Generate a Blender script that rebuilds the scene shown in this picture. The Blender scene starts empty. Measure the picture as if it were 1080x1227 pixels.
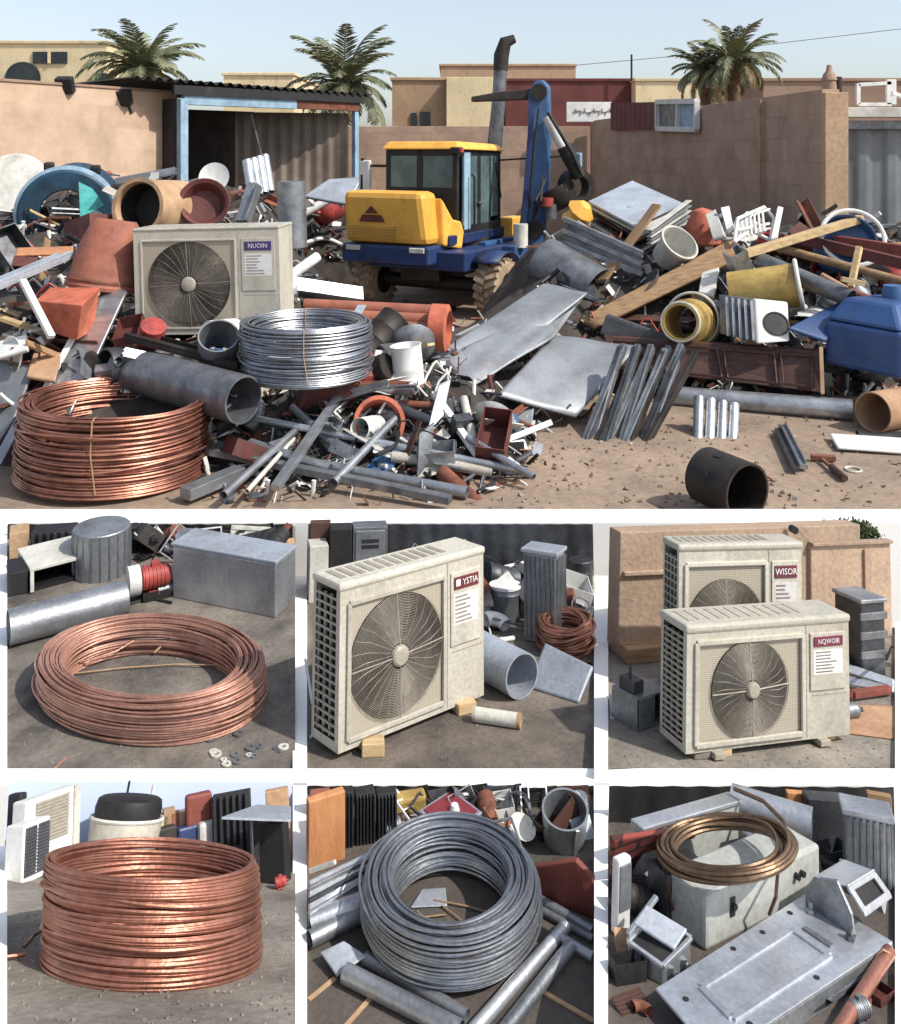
import bpy, bmesh, math, random
from mathutils import Vector, Matrix, Euler
random.seed(7)
V = Vector; PI = math.pi; R = math.radians
SC = bpy.context.scene
COL = SC.collection
# ------------------------------------------------------------------ camera numbers
F, CX, HY, CAMH = 1100.0, 540.0, 180.0, 3.0       # focal length in photo pixels, principal column, horizon row, eye height

def W(x, y, d):                                    # a point seen at photo pixel (x, y), d metres in front of the eye
    return V(((x-CX)/F*d, d, CAMH-(y-HY)/F*d))
def proj(p):
    return (CX+F*p.x/p.y, HY+F*(CAMH-p.z)/p.y)
def lin(r, g, b):
    f = lambda c: ((c/255+.055)/1.055)**2.4 if c > 10 else c/255/12.92
    return (f(r), f(g), f(b))

# ------------------------------------------------------------------ materials
MATS = {}
def mat(name, c1, c2=None, met=0.0, rough=.55, scale=6.0, bump=.15, lo=.38, hi=.68, streak=None, fine=60.0, grime=.42):
    m = bpy.data.materials.new(name); m.use_nodes = True
    nt = m.node_tree; N = nt.nodes; L = nt.links
    bs = N['Principled BSDF']
    c1 = lin(*c1); c2 = lin(*c2) if c2 else tuple(v*.62 for v in c1)
    tc = N.new('ShaderNodeTexCoord')
    src = tc.outputs['Object']
    mp = N.new('ShaderNodeMapping'); L.new(src, mp.inputs['Vector'])
    if streak: mp.inputs['Scale'].default_value = streak
    oi = N.new('ShaderNodeObjectInfo')
    n1 = N.new('ShaderNodeTexNoise'); n1.noise_dimensions = '4D'
    mul = N.new('ShaderNodeMath'); mul.operation = 'MULTIPLY'; mul.inputs[1].default_value = 37.0
    L.new(oi.outputs['Random'], mul.inputs[0]); L.new(mul.outputs[0], n1.inputs['W'])
    n1.inputs['Scale'].default_value = scale; n1.inputs['Detail'].default_value = 7; n1.inputs['Roughness'].default_value = .62
    L.new(mp.outputs[0], n1.inputs['Vector'])
    rp = N.new('ShaderNodeValToRGB'); rp.color_ramp.elements[0].position = lo; rp.color_ramp.elements[1].position = hi
    rp.color_ramp.elements[0].color = (*c1, 1); rp.color_ramp.elements[1].color = (*c2, 1)
    L.new(n1.outputs['Fac'], rp.inputs['Fac'])
    n2 = N.new('ShaderNodeTexNoise'); n2.inputs['Scale'].default_value = fine; n2.inputs['Detail'].default_value = 4
    L.new(mp.outputs[0], n2.inputs['Vector'])
    mx = N.new('ShaderNodeMix'); mx.data_type = 'RGBA'; mx.blend_type = 'OVERLAY'; mx.inputs['Factor'].default_value = .35
    L.new(rp.outputs['Color'], mx.inputs['A']); L.new(n2.outputs['Fac'], mx.inputs['B'])
    if grime:
        n3 = N.new('ShaderNodeTexNoise'); n3.noise_dimensions = '4D'; n3.inputs['Scale'].default_value = 2.6; n3.inputs['Detail'].default_value = 9; n3.inputs['Roughness'].default_value = .72
        mp3 = N.new('ShaderNodeMapping'); mp3.inputs['Scale'].default_value = (1, 1, .45); L.new(src, mp3.inputs['Vector']); L.new(mp3.outputs[0], n3.inputs['Vector']); L.new(mul.outputs[0], n3.inputs['W'])
        r3 = N.new('ShaderNodeMapRange'); r3.inputs['From Min'].default_value = .52; r3.inputs['From Max'].default_value = .72; r3.inputs['To Max'].default_value = grime; L.new(n3.outputs['Fac'], r3.inputs['Value'])
        g3 = N.new('ShaderNodeMix'); g3.data_type = 'RGBA'; L.new(r3.outputs[0], g3.inputs['Factor']); L.new(mx.outputs['Result'], g3.inputs['A']); g3.inputs['B'].default_value = (*lin(*((96,66,48) if met > .3 else (84,78,70))), 1)
        mx = g3
    hs = N.new('ShaderNodeHueSaturation'); hs.inputs['Saturation'].default_value = .92
    L.new(mx.outputs['Result'], hs.inputs['Color'])
    vr = N.new('ShaderNodeMapRange'); vr.inputs['To Min'].default_value = .86; vr.inputs['To Max'].default_value = 1.12
    L.new(oi.outputs['Random'], vr.inputs['Value']); L.new(vr.outputs[0], hs.inputs['Value'])
    L.new(hs.outputs['Color'], bs.inputs['Base Color'])
    rr = N.new('ShaderNodeMapRange'); rr.inputs['To Min'].default_value = max(.05, rough-.14); rr.inputs['To Max'].default_value = min(1, rough+.2)
    L.new(n1.outputs['Fac'], rr.inputs['Value']); L.new(rr.outputs[0], bs.inputs['Roughness'])
    bs.inputs['Metallic'].default_value = met
    if bump:
        bp = N.new('ShaderNodeBump'); bp.inputs['Strength'].default_value = bump; bp.inputs['Distance'].default_value = .01
        L.new(n2.outputs['Fac'], bp.inputs['Height']); L.new(bp.outputs[0], bs.inputs['Normal'])
    MATS[name] = m
    return m
mat('galvanised', (176,180,184), (120,126,132), .75, .42, 5)
mat('galvanised_bright', (205,209,214), (160,165,172), .7, .36, 4)
mat('aluminium', (196,199,203), (150,154,158), .8, .35, 3, streak=(1,1,6))
mat('steel_dark', (96,100,106), (56,58,62), .7, .42, 5)
mat('steel_grey', (138,142,147), (88,91,95), .6, .45, 5)
mat('sheet_grey', (150,155,160), (112,115,118), .4, .52, 2.2, lo=.42, hi=.75)
mat('sheet_pale', (178,186,196), (146,153,163), .3, .5, 3)
mat('wire_steel', (178,182,186), (118,122,128), .85, .33, 3)
mat('black_iron', (38,37,37), (66,58,52), .35, .55, 5)
mat('black', (22,22,24), (38,37,37), 0, .6, 5)
mat('copper', (182,120,96), (116,72,57), .7, .36, 4, grime=.15)
mat('copper_pale', (192,142,120), (136,94,78), .55, .38, 5)
mat('brass_tube', (140,112,84), (92,72,54), .7, .36, 5)
mat('rust', (132,74,48), (84,48,36), .1, .8, 6)
mat('terracotta', (160,92,66), (124,68,50), 0, .7, 4)
mat('orange_rust', (196,96,56), (150,66,40), .05, .65, 5)
mat('maroon', (104,44,38), (70,32,30), 0, .65, 4)
mat('red', (182,54,44), (120,40,34), 0, .5, 6)
mat('red_board', (136,58,42), (98,42,32), 0, .6, 3, streak=(1,5,1))
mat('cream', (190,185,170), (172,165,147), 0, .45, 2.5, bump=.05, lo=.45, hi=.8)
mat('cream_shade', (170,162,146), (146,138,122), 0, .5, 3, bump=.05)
mat('white', (222,222,218), (190,188,182), 0, .5, 3, lo=.45, hi=.8)
mat('kerb_white', (252,252,248), (246,245,240), 0, .7, 2, bump=.08, grime=0, lo=.45, hi=.8)
mat('off_white', (214,212,202), (176,172,160), 0, .6, 4)
mat('yellow', (240,176,22), (214,142,16), 0, .42, 2.5, bump=.05, lo=.45, hi=.8)
mat('blue_deep', (24,52,104), (18,34,66), 0, .45, 3, lo=.42, hi=.75)
mat('blue', (52,104,156), (34,72,116), 0, .45, 3)
mat('blue_tank', (28,72,128), (20,52,98), 0, .42, 3, lo=.45, hi=.8)
mat('light_blue', (150,184,206), (120,150,172), 0, .55, 4)
mat('teal', (60,168,160), (38,128,128), 0, .55, 4)
mat('teal_dark', (30,78,104), (20,48,66), .1, .5, 4)
mat('wood', (166,132,92), (122,90,58), 0, .75, 3, streak=(1,9,9))
mat('wood_pale', (206,178,128), (168,136,92), 0, .75, 3, streak=(1,9,9))
mat('wood_orange', (206,138,78), (176,108,56), 0, .55, 3, streak=(6,6,1))
mat('wood_dark', (84,50,38), (52,32,26), 0, .55, 3, streak=(1,9,9))
mat('cardboard', (178,140,104), (146,108,78), 0, .85, 4)
mat('tan', (184,150,112), (150,116,82), 0, .75, 4)
mat('olive_yellow', (196,164,78), (140,112,52), .1, .55, 4)
mat('tyre', (176,152,124), (120,102,84), 0, .9, 7)
mat('rubber', (42,40,38), (66,60,54), 0, .85, 7)
mat('sand', (152,131,110), (118,100,84), 0, .95, 1.1, bump=.9, fine=16, grime=.5)
mat('asphalt', (126,118,108), (66,62,58), .0, .8, 3.2, bump=.5, fine=45, lo=.36, hi=.66)
mat('asphalt_brown', (122,111,99), (70,64,58), .0, .85, 3.2, bump=.5, fine=45, lo=.36, hi=.66)
mat('concrete', (146,138,126), (98,92,84), .0, .85, 3.2, bump=.5, fine=45, lo=.36, hi=.66)
mat('paving_dark', (92,84,76), (64,58,54), 0, .75, 3, bump=.4)
mat('heap_dark', (78,70,62), (44,40,38), .1, .9, 3, bump=.6)  # rubble tone, kept dark for the shade down between the pieces
mat('plaster_pink', (156,126,106), (128,102,84), 0, .9, 2.2, bump=.4, fine=30)
mat('plaster_brown', (158,130,110), (138,112,94), 0, .9, .6, bump=.4, fine=14)
mat('plaster_cream', (226,208,164), (208,188,146), 0, .9, .7, bump=.2, fine=14)
mat('plaster_tan', (184,154,120), (164,134,104), 0, .9, .7, bump=.2, fine=14)
mat('cladding_maroon', (112,50,46), (90,40,38), 0, .7, .8)
mat('dark_glass', (30,38,42), (44,54,58), .0, .12, 2, bump=0)
mat('cab_glass', (96,122,122), (60,78,80), .0, .08, 2, bump=0)
mat('shed_dark', (48,42,38), (30,27,25), 0, .9, 2)
mat('corrugated_brown', (132,118,104), (100,88,78), .2, .65, 1.2)
mat('gate_grey', (128,134,138), (104,108,112), .3, .55, 1)
mat('frond', (126,128,92), (84,90,60), 0, .6, 3, bump=0)
mat('frond_dry', (150,130,82), (112,94,58), 0, .7, 3, bump=0)
mat('trunk', (112,88,64), (74,58,44), 0, .9, 6, bump=.6)
mat('leaf', (74,88,42), (44,56,28), 0, .6, 3, bump=0)
mat('purple', (70,48,120), (56,38,98), 0, .45, 3, bump=0)
mat('badge_maroon', (112,30,62), (88,24,50), 0, .45, 3, bump=0)
mat('badge_red', (124,26,40), (84,18,28), 0, .45, 3, bump=0)
mat('ink', (120,112,104), (150,140,130), 0, .7, 8, bump=0)
mat('sky_blue', (178,190,220), (180,192,221), 0, .9, 1, bump=0, grime=0)
mat('plaster_beige', (172,146,122), (150,126,104), 0, .9, 1.6, bump=.5, fine=40)
mat('grey_enamel', (166,168,162), (146,148,142), 0, .42, 3, bump=.05, lo=.45, hi=.8)

_m = MATS['sky_blue'] = bpy.data.materials.new('sky_pale'); _m.use_nodes = True; _b = _m.node_tree.nodes['Principled BSDF']; _b.inputs['Base Color'].default_value = (*lin(184,196,224), 1); _b.inputs['Roughness'].default_value = 1; _b.inputs['Specular IOR Level'].default_value = 0
# grid mesh material for the fan panels: a woven wire mesh pattern that belongs to the panel itself
def mesh_mat(name, c1, c2, sc):
    m = bpy.data.materials.new(name); m.use_nodes = True
    nt = m.node_tree; N = nt.nodes; L = nt.links; bs = N['Principled BSDF']
    tc = N.new('ShaderNodeTexCoord')
    mp = N.new('ShaderNodeMapping'); mp.inputs['Rotation'].default_value = (R(90), 0, 0)
    L.new(tc.outputs['Object'], mp.inputs['Vector'])
    ck = N.new('ShaderNodeTexBrick'); ck.inputs['Scale'].default_value = sc
    ck.offset = 0.0; ck.inputs['Mortar Size'].default_value = .028; ck.inputs['Brick Width'].default_value = .1; ck.inputs['Row Height'].default_value = .1
    ck.inputs['Color1'].default_value = (*lin(*c2), 1); ck.inputs['Color2'].default_value = (*lin(*[v*.85 for v in c2]), 1); ck.inputs['Mortar'].default_value = (*lin(*c1), 1)
    L.new(mp.outputs[0], ck.inputs['Vector'])
    L.new(ck.outputs['Color'], bs.inputs['Base Color']); bs.inputs['Roughness'].default_value = .6
    MATS[name] = m
mesh_mat('wire_mesh', (176,168,150), (120,112,98), 13.0)
mat('guard_wire', (150,142,128), (120,112,100), .2, .5, 5, bump=0)
mat('fan_dark', (58,55,50), (44,42,39), 0, .6, 4, bump=0)

# block-work materials
def block_mat(name, c1, c2, mortar, sc, bw, bh, ms, rot=(R(90), 0, 0)):
    m = bpy.data.materials.new(name); m.use_nodes = True
    nt = m.node_tree; N = nt.nodes; L = nt.links; bs = N['Principled BSDF']
    tc = N.new('ShaderNodeTexCoord'); mp = N.new('ShaderNodeMapping'); mp.inputs['Rotation'].default_value = rot
    L.new(tc.outputs['Object'], mp.inputs['Vector'])
    br = N.new('ShaderNodeTexBrick'); br.inputs['Scale'].default_value = sc
    br.inputs['Brick Width'].default_value = bw; br.inputs['Row Height'].default_value = bh; br.inputs['Mortar Size'].default_value = ms
    br.inputs['Color1'].default_value = (*lin(*c1), 1); br.inputs['Color2'].default_value = (*lin(*c2), 1); br.inputs['Mortar'].default_value = (*lin(*mortar), 1)
    L.new(mp.outputs[0], br.inputs['Vector'])
    n = N.new('ShaderNodeTexNoise'); n.inputs['Scale'].default_value = 1.3; n.inputs['Detail'].default_value = 8; n.inputs['Roughness'].default_value = .7
    L.new(mp.outputs[0], n.inputs['Vector'])
    mx = N.new('ShaderNodeMix'); mx.data_type = 'RGBA'; mx.blend_type = 'OVERLAY'; mx.inputs['Factor'].default_value = .55
    L.new(br.outputs['Color'], mx.inputs['A']); L.new(n.outputs['Fac'], mx.inputs['B'])
    hs = N.new('ShaderNodeHueSaturation'); hs.inputs['Saturation'].default_value = .9; L.new(mx.outputs['Result'], hs.inputs['Color'])
    L.new(hs.outputs['Color'], bs.inputs['Base Color']); bs.inputs['Roughness'].default_value = .95
    bp = N.new('ShaderNodeBump'); bp.inputs['Strength'].default_value = .5; bp.inputs['Distance'].default_value = .02
    L.new(n.outputs['Fac'], bp.inputs['Height']); L.new(bp.outputs[0], bs.inputs['Normal'])
    MATS[name] = m
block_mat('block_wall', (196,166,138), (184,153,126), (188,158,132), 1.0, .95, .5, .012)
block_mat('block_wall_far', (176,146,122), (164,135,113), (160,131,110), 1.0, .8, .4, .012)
block_mat('slat_red', (150,54,40), (128,44,34), (70,28,24), 1.0, .13, .05, .008)

# ------------------------------------------------------------------ mesh builder
class MB:
    def __init__(s): s.v = []; s.f = []; s.sm = []
    def add(s, vs, fs, smooth=False):
        b = len(s.v); s.v += [V(p) for p in vs]
        for f in fs: s.f.append([i+b for i in f]); s.sm.append(smooth)
        return s
    def box(s, c, size, rot=None):
        x, y, z = size[0]/2, size[1]/2, size[2]/2; c = V(c)
        p = [V((a, b, d)) for d in (-z, z) for b in (-y, y) for a in (-x, x)]
        if rot is not None: p = [rot @ q for q in p]
        return s.add([q+c for q in p], [(0,2,3,1),(4,5,7,6),(0,1,5,4),(2,6,7,3),(0,4,6,2),(1,3,7,5)])
    def hexa(s, bot, top):                        # two matching quads
        return s.add(list(bot)+list(top), [(3,2,1,0),(4,5,6,7),(0,1,5,4),(1,2,6,5),(2,3,7,6),(3,0,4,7)])
    def prism(s, pts, off):                       # polygon pts extruded by the vector off
        n = len(pts); off = V(off)
        fs = [list(range(n))[::-1], list(range(n, 2*n))] + [(i, (i+1) % n, n+(i+1) % n, n+i) for i in range(n)]
        return s.add(list(pts)+[V(p)+off for p in pts], fs)
    def bar(s, p, q, w, h, up=(0,0,1)):
        p, q = V(p), V(q); a = (q-p).normalized(); u = V(up)
        if abs(a.dot(u)) > .98: u = V((0,1,0))
        x = a.cross(u).normalized(); z = x.cross(a)
        x, z = x*w/2, z*h/2
        return s.hexa([p-x-z, p+x-z, q+x-z, q-x-z], [p-x+z, p+x+z, q+x+z, q-x+z])
    def tube(s, path, r, n=8, closed=False, caps=True):
        path = [V(p) for p in path]; m = len(path)
        rr = r if isinstance(r, (list, tuple)) else [r]*m
        b = len(s.v); prev = None
        for i, p in enumerate(path):
            if closed: t = path[(i+1) % m]-path[i-1]
            else: t = path[min(i+1, m-1)]-path[max(i-1, 0)]
            t.normalize()
            if prev is None:
                u = t.cross(V((0,0,1)))
                if u.length < .05: u = t.cross(V((1,0,0)))
            else:
                u = prev - t*prev.dot(t)
                if u.length < 1e-5: u = t.cross(V((1,0,0)))
            u.normalize(); prev = u; w = t.cross(u)
            for k in range(n):
                a = 2*PI*k/n
                s.v.append(p+(u*math.cos(a)+w*math.sin(a))*rr[i])
        for i in range(m if closed else m-1):
            j = (i+1) % m
            for k in range(n):
                l = (k+1) % n
                s.f.append([b+i*n+k, b+i*n+l, b+j*n+l, b+j*n+k]); s.sm.append(True)
        if caps and not closed:
            s.f.append([b+k for k in range(n)][::-1]); s.sm.append(False)
            s.f.append([b+(m-1)*n+k for k in range(n)]); s.sm.append(False)
        return s
    def ring(s, c, R_, r, n=48, k=6, axis='z', jr=0, jz=0):
        ph = [random.uniform(0, 2*PI) for _ in range(4)]; c = V(c); pts = []
        for i in range(n):
            a = 2*PI*i/n
            q = R_ + jr*(math.sin(2*a+ph[0])+.6*math.sin(3*a+ph[1])); z = jz*(math.sin(a+ph[2])+.5*math.sin(3*a+ph[3]))
            p = (q*math.cos(a), q*math.sin(a), z)
            if axis == 'y': p = (p[0], p[2], p[1])
            pts.append(c+V(p))
        return s.tube(pts, r, k, closed=True)
    def lathe(s, prof, n=32, M=None, closed=False, arc=2*PI, smooth=True):   # prof: (radius, z)
        full = abs(arc-2*PI) < 1e-6
        cols = n if full else n+1; b = len(s.v); m = len(prof)
        for i in range(cols):
            a = arc*i/n
            for r, z in prof:
                p = V((r*math.cos(a), r*math.sin(a), z))
                s.v.append(M @ p if M is not None else p)
        for i in range(n):
            j = (i+1) % cols
            for k in range(m if closed else m-1):
                l = (k+1) % m
                s.f.append([b+i*m+k, b+j*m+k, b+j*m+l, b+i*m+l]); s.sm.append(smooth)
        return s
    def pipe(s, p, q, r, t=None, n=28, r2=None):     # an open pipe with wall thickness
        p, q = V(p), V(q); t = t or r*.07; L = (q-p).length; r2 = r2 or r
        M = Matrix.Translation(p) @ (q-p).to_track_quat('Z', 'Y').to_matrix().to_4x4()
        s.lathe([(r, 0), (r2, L)], n, M); s.lathe([(r2-t, L), (r-t, 0)], n, M)
        s.lathe([(r-t, 0), (r, 0)], n, M, smooth=False); s.lathe([(r2, L), (r2-t, L)], n, M, smooth=False)
        return s
    def cyl(s, p, q, r, n=24, r2=None):
        p, q = V(p), V(q); r2 = r2 or r; L = (q-p).length
        M = Matrix.Translation(p) @ (q-p).to_track_quat('Z', 'Y').to_matrix().to_4x4()
        s.lathe([(r, 0), (r2, L)], n, M)
        b = len(s.v)
        s.add([M @ V((r*math.cos(2*PI*i/n), r*math.sin(2*PI*i/n), 0)) for i in range(n)], [list(range(n))[::-1]])
        s.add([M @ V((r2*math.cos(2*PI*i/n), r2*math.sin(2*PI*i/n), L)) for i in range(n)], [list(range(n))])
        return s
    def grid(s, fn, nu, nv, smooth=True):            # fn(u,v) -> point
        b = len(s.v)
        for i in range(nu+1):
            for j in range(nv+1): s.v.append(V(fn(i/nu, j/nv)))
        for i in range(nu):
            for j in range(nv):
                a = b+i*(nv+1)+j
                s.f.append([a, a+nv+1, a+nv+2, a+1]); s.sm.append(smooth)
        return s
    def xform(s, M):
        s.v = [M @ p for p in s.v]; return s
    def mesh(s, name, m=None, org=None):
        me = bpy.data.meshes.new(name)
        o = V(org) if org is not None else V((0,0,0))
        me.from_pydata([tuple(p-o) for p in s.v], [], s.f)
        me.polygons.foreach_set('use_smooth', s.sm)
        if m: me.materials.append(MATS[m])
        me.update()
        if any(s.sm): me.set_sharp_from_angle(angle=R(34))
        return me

def bev(o, w, seg=2):
    if w:
        md = o.modifiers.new('edge', 'BEVEL'); md.width = w; md.segments = seg; md.limit_method = 'ANGLE'; md.angle_limit = R(38)
    return o
def solid(o, t):
    md = o.modifiers.new('thick', 'SOLIDIFY'); md.thickness = t; md.offset = 0; return o
def props(o, label=None, cat=None, group=None, kind=None):
    if label: o['label'] = label
    if cat: o['category'] = cat
    if group: o['group'] = group
    if kind: o['kind'] = kind
    return o
def root(name, label, cat, M, group=None):
    o = bpy.data.objects.new(name, None); COL.objects.link(o); o.empty_display_size = .1
    o.matrix_world = M if isinstance(M, Matrix) else Matrix.Translation(M)
    return props(o, label, cat, group)
def part(rt, name, mb, m, bevel=0, label=None):
    o = bpy.data.objects.new(name, mb.mesh(name, m)); COL.objects.link(o); o.parent = rt
    if label: o['label'] = label
    return bev(o, bevel)
def single(name, label, cat, mb, m, bevel=0, group=None, M=None, thick=0):   # a thing that is one mesh; mb in world coordinates unless M is given
    if M is None:
        c = sum(mb.v, V((0,0,0)))/len(mb.v); me = mb.mesh(name, m, c); M = Matrix.Translation(c)
    else: me = mb.mesh(name, m)
    o = bpy.data.objects.new(name, me); COL.objects.link(o); o.matrix_world = M
    if thick: solid(o, thick)
    props(o, label, cat, group); return bev(o, bevel)
def struct(name, mb, m, bevel=0):
    o = single(name, None, None, mb, m, bevel); o['kind'] = 'structure'; return o
def wpart(rt, name, mb, m, bevel=0):                 # part given in world coordinates
    mb.xform(rt.matrix_world.inverted()); return part(rt, name, mb, m, bevel)
def text_mb(txt, size, M, depth=.002, sx=1.0):
    cu = bpy.data.curves.new('lettering', 'FONT'); cu.body = txt; cu.size = size; cu.extrude = depth
    cu.align_x = 'CENTER'; cu.align_y = 'CENTER'; cu.resolution_u = 2
    ob = bpy.data.objects.new('lettering', cu)
    me = bpy.data.meshes.new_from_object(ob)
    mb = MB(); mb.add([M @ V((v.co.x*sx, v.co.y, v.co.z)) for v in me.vertices], [list(p.vertices) for p in me.polygons])
    bpy.data.objects.remove(ob); bpy.data.curves.remove(cu); bpy.data.meshes.remove(me)
    return mb
def copy_tree(o, M, label=None, group=None):
    c = o.copy(); COL.objects.link(c)
    for ch in o.children:
        k = ch.copy(); COL.objects.link(k); k.parent = c
        for g in ch.children:
            j = g.copy(); COL.objects.link(j); j.parent = k
    c.matrix_world = M
    if label: c['label'] = label
    if group: c['group'] = group
    return c

# ------------------------------------------------------------------ plots of the terrace in front (each with its own slope)
TZ = .61
class Plot:
    def __init__(s, x0, y0, x1, y1, yb, tilt, near=1.0, level=0):
        s.box = (x0, y0, x1, y1); d = (CAMH-TZ)*F/(yb-HY)*near; s.O = W((x0+x1)/2, yb, d); s.cam = V((0,0,CAMH))
        u, v = ((x0+x1)/2-CX)/F, ((y0+y1)/2-HY)/F; r = V((u, 1, -v)).normalized()
        el = math.asin(v/math.sqrt(1+u*u+v*v))-R(tilt)      # angle at which the plot is looked at
        if tilt == 0: s.n = V((0,0,1)); s.up = s.n
        else:
            best = None
            for k in range(2000):                          # upright normal: leans only along the line of sight
                t = -.2+k*.0005; m = V((u*math.sin(t), math.sin(t), math.cos(t))).normalized()
                e = abs(-m.dot(r)-math.sin(el))
                if best is None or e < best[0]: best = (e, m)
            s.n = best[1]; s.up = s.n
        if level:                                           # floor whose circles look level in the picture; things keep s.up
            best = None
            for i in range(-60, 61):
                for j in range(-30, 31):
                    m = (s.up+V((i*.005, j*.005, 0))).normalized(); a, b = s.basis(m)
                    q = [V((w.x-u*w.y, w.z+v*w.y)) for w in (a, b)]
                    e12 = q[0].x*q[0].y+q[1].x*q[1].y; e11 = q[0].x**2+q[1].x**2; e22 = q[0].y**2+q[1].y**2
                    c = abs(e12)/e11+.5*abs(math.sqrt(e22/e11)-level)
                    if best is None or c < best[0]: best = (c, m)
            s.n = best[1]
        a, b = s.basis(s.n); s.dv = b; s.R = Matrix((a, b, s.n)).transposed()
        a, b = s.basis(s.up); s.RU = Matrix((a, b, s.up)).transposed()
    def basis(s, n):
        a = V((1,0,0)); a = (a-n*a.dot(n)).normalized(); return a, n.cross(a)
    def P(s, x, y, h=0):                              # world point on the ray of a pixel at height h over the sloping floor
        r = W(x, y, 1)-s.cam; o = s.O+s.n*h
        return s.cam+r*((o-s.cam).dot(s.n)/r.dot(s.n))
    def hfor(s, p, ytop):                             # height over p that reaches picture row ytop
        a, b = 0, 4
        for _ in range(40):
            m = (a+b)/2
            if proj(p+s.up*m)[1] > ytop: a = m
            else: b = m
        return a
    def M(s, p, yaw=0, rx=0, ry=0, sc=1.0, flat=False):
        return Matrix.Translation(p) @ (s.R if flat else s.RU).to_4x4() @ Matrix.Rotation(yaw, 4, 'Z') @ Matrix.Rotation(ry, 4, 'Y') @ Matrix.Rotation(rx, 4, 'X') @ Matrix.Scale(sc, 4)
    def frame(s, a, b):                               # matrix with x along a->b on the floor, y backwards, z up; origin midway
        x = (b-a); L = x.length; x = (x-s.up*x.dot(s.up)).normalized(); y = s.up.cross(x)
        m = Matrix((x, y, s.up)).transposed().to_4x4(); m.translation = (a+b)/2
        return m, L
# ------------------------------------------------------------------ camera, light, sky
cam = bpy.data.cameras.new('camera'); co = bpy.data.objects.new('camera', cam); COL.objects.link(co)
co.location = (0, 0, CAMH); co.rotation_euler = (R(90), 0, 0)
cam.sensor_fit = 'HORIZONTAL'; cam.sensor_width = 36; cam.lens = 36*F/1080; cam.shift_y = -(613.5-HY)/1080; cam.clip_end = 3000; cam.clip_start = .05
SC.camera = co
SUN_EL, SUN_TO = R(48), R(24)                       # the sun stands to the right, a little on the viewer's side
sd = V((math.cos(SUN_EL)*math.cos(SUN_TO), -math.cos(SUN_EL)*math.sin(SUN_TO), math.sin(SUN_EL)))
sl = bpy.data.lights.new('sun', 'SUN'); sl.energy = 3.5; sl.angle = R(.9); sl.color = (1, .95, .87)
so = bpy.data.objects.new('sun', sl); COL.objects.link(so); so.rotation_euler = sd.to_track_quat('Z', 'Y').to_euler()
wd = bpy.data.worlds.new('World'); SC.world = wd; wd.use_nodes = True
nt = wd.node_tree; bg = nt.nodes['Background']
sk = nt.nodes.new('ShaderNodeTexSky'); sk.sky_type = 'NISHITA'; sk.sun_disc = False
sk.sun_elevation = SUN_EL; sk.sun_rotation = math.atan2(sd.x, sd.y)
sk.air_density = 1.0; sk.dust_density = 2.0; sk.ozone_density = 1.5; sk.altitude = 100
hsv = nt.nodes.new('ShaderNodeHueSaturation'); hsv.inputs['Saturation'].default_value = .62; nt.links.new(sk.outputs[0], hsv.inputs['Color']); nt.links.new(hsv.outputs[0], bg.inputs[0]); bg.inputs[1].default_value = .15
SC.view_settings.view_transform = 'Standard'; SC.view_settings.look = 'None'; SC.view_settings.exposure = .38; SC.view_settings.gamma = 1

# ------------------------------------------------------------------ ground and white kerbs of the terrace
struct('ground', MB().add([(-900,-60,-.8),(900,-60,-.8),(900,5.95,-.8),(-900,5.95,-.8),(-900,5.95,0),(900,5.95,0),(900,1500,0),(-900,1500,0)], [(0,1,2,3),(3,2,5,4),(4,5,6,7)]), 'sand')
P1 = Plot(9,627,351,921, 931, 0);    P2 = Plot(368,627,712,921, 931, 7.5); P3 = Plot(729,627,1073,921, 931, 9.5)
P4 = Plot(8,941,351,1227, 1245, 25.5, .68, .23); P5 = Plot(368,941,712,1227, 1245, 0); P6 = Plot(729,941,1073,1227, 1245, 10, .93)
KZ = .63
def K(x, y, z=KZ): return W(x, y, (CAMH-z)*F/(y-HY))
def kerb(x0, y0, x1, y1):
    q = [K(x0, y1), K(x1, y1), K(x1, y0), K(x0, y0)]
    struct('kerb', MB().hexa([V((p.x, p.y, -.79)) for p in q], q), 'kerb_white')
def kerb_on(pl, x0, x1, yback, h=.02):                  # a radial kerb lying on the slope of a plot
    yb = 922 if pl.box[3] < 1000 else 1260
    q = [pl.P(x0, yb, h), pl.P(x1, yb, h), pl.P(x1, yback, h), pl.P(x0, yback, h)]
    struct('kerb', MB().hexa([V((p.x, p.y, -.79)) for p in q], q), 'kerb_white')
kerb_on(P1, -40, 8.5, 622); kerb_on(P2, 351, 368, 690); kerb_on(P2, 712, 729, 690); kerb_on(P3, 712.3, 728.7, 745); kerb_on(P3, 1073, 1120, 745)
kerb_on(P4, -40, 8.5, 1014); kerb_on(P5, 351, 368, 938); kerb_on(P5, 712, 729, 938); kerb_on(P6, 712.3, 728.7, 975); kerb_on(P6, 1073, 1120, 975)
kerb(-40, 610, 1120, 626.5); kerb(-40, 921, 1120, 941)
def floor(pl, yback, m, name, pad=3):
    x0, y0, x1, y1 = pl.box; yb = 921 if y1 < 1000 else 1255
    q = [pl.P(x0-pad, yb), pl.P(x1+pad, yb), pl.P(x1+pad, yback), pl.P(x0-pad, yback)]
    mb = MB()
    mb.grid(lambda u, v: (q[0]*(1-u)+q[1]*u)*(1-v)+(q[3]*(1-u)+q[2]*u)*v, 24, 24)
    return struct(name, mb, m)
floor(P1, 622, 'asphalt', 'asphalt_ground'); floor(P2, 700, 'asphalt_brown', 'asphalt_ground')
floor(P3, 752, 'concrete', 'concrete_ground'); floor(P4, 1020, 'concrete', 'concrete_ground')
floor(P5, 938, 'paving_dark', 'paved_ground'); floor(P6, 985, 'paving_dark', 'paved_ground')

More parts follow.
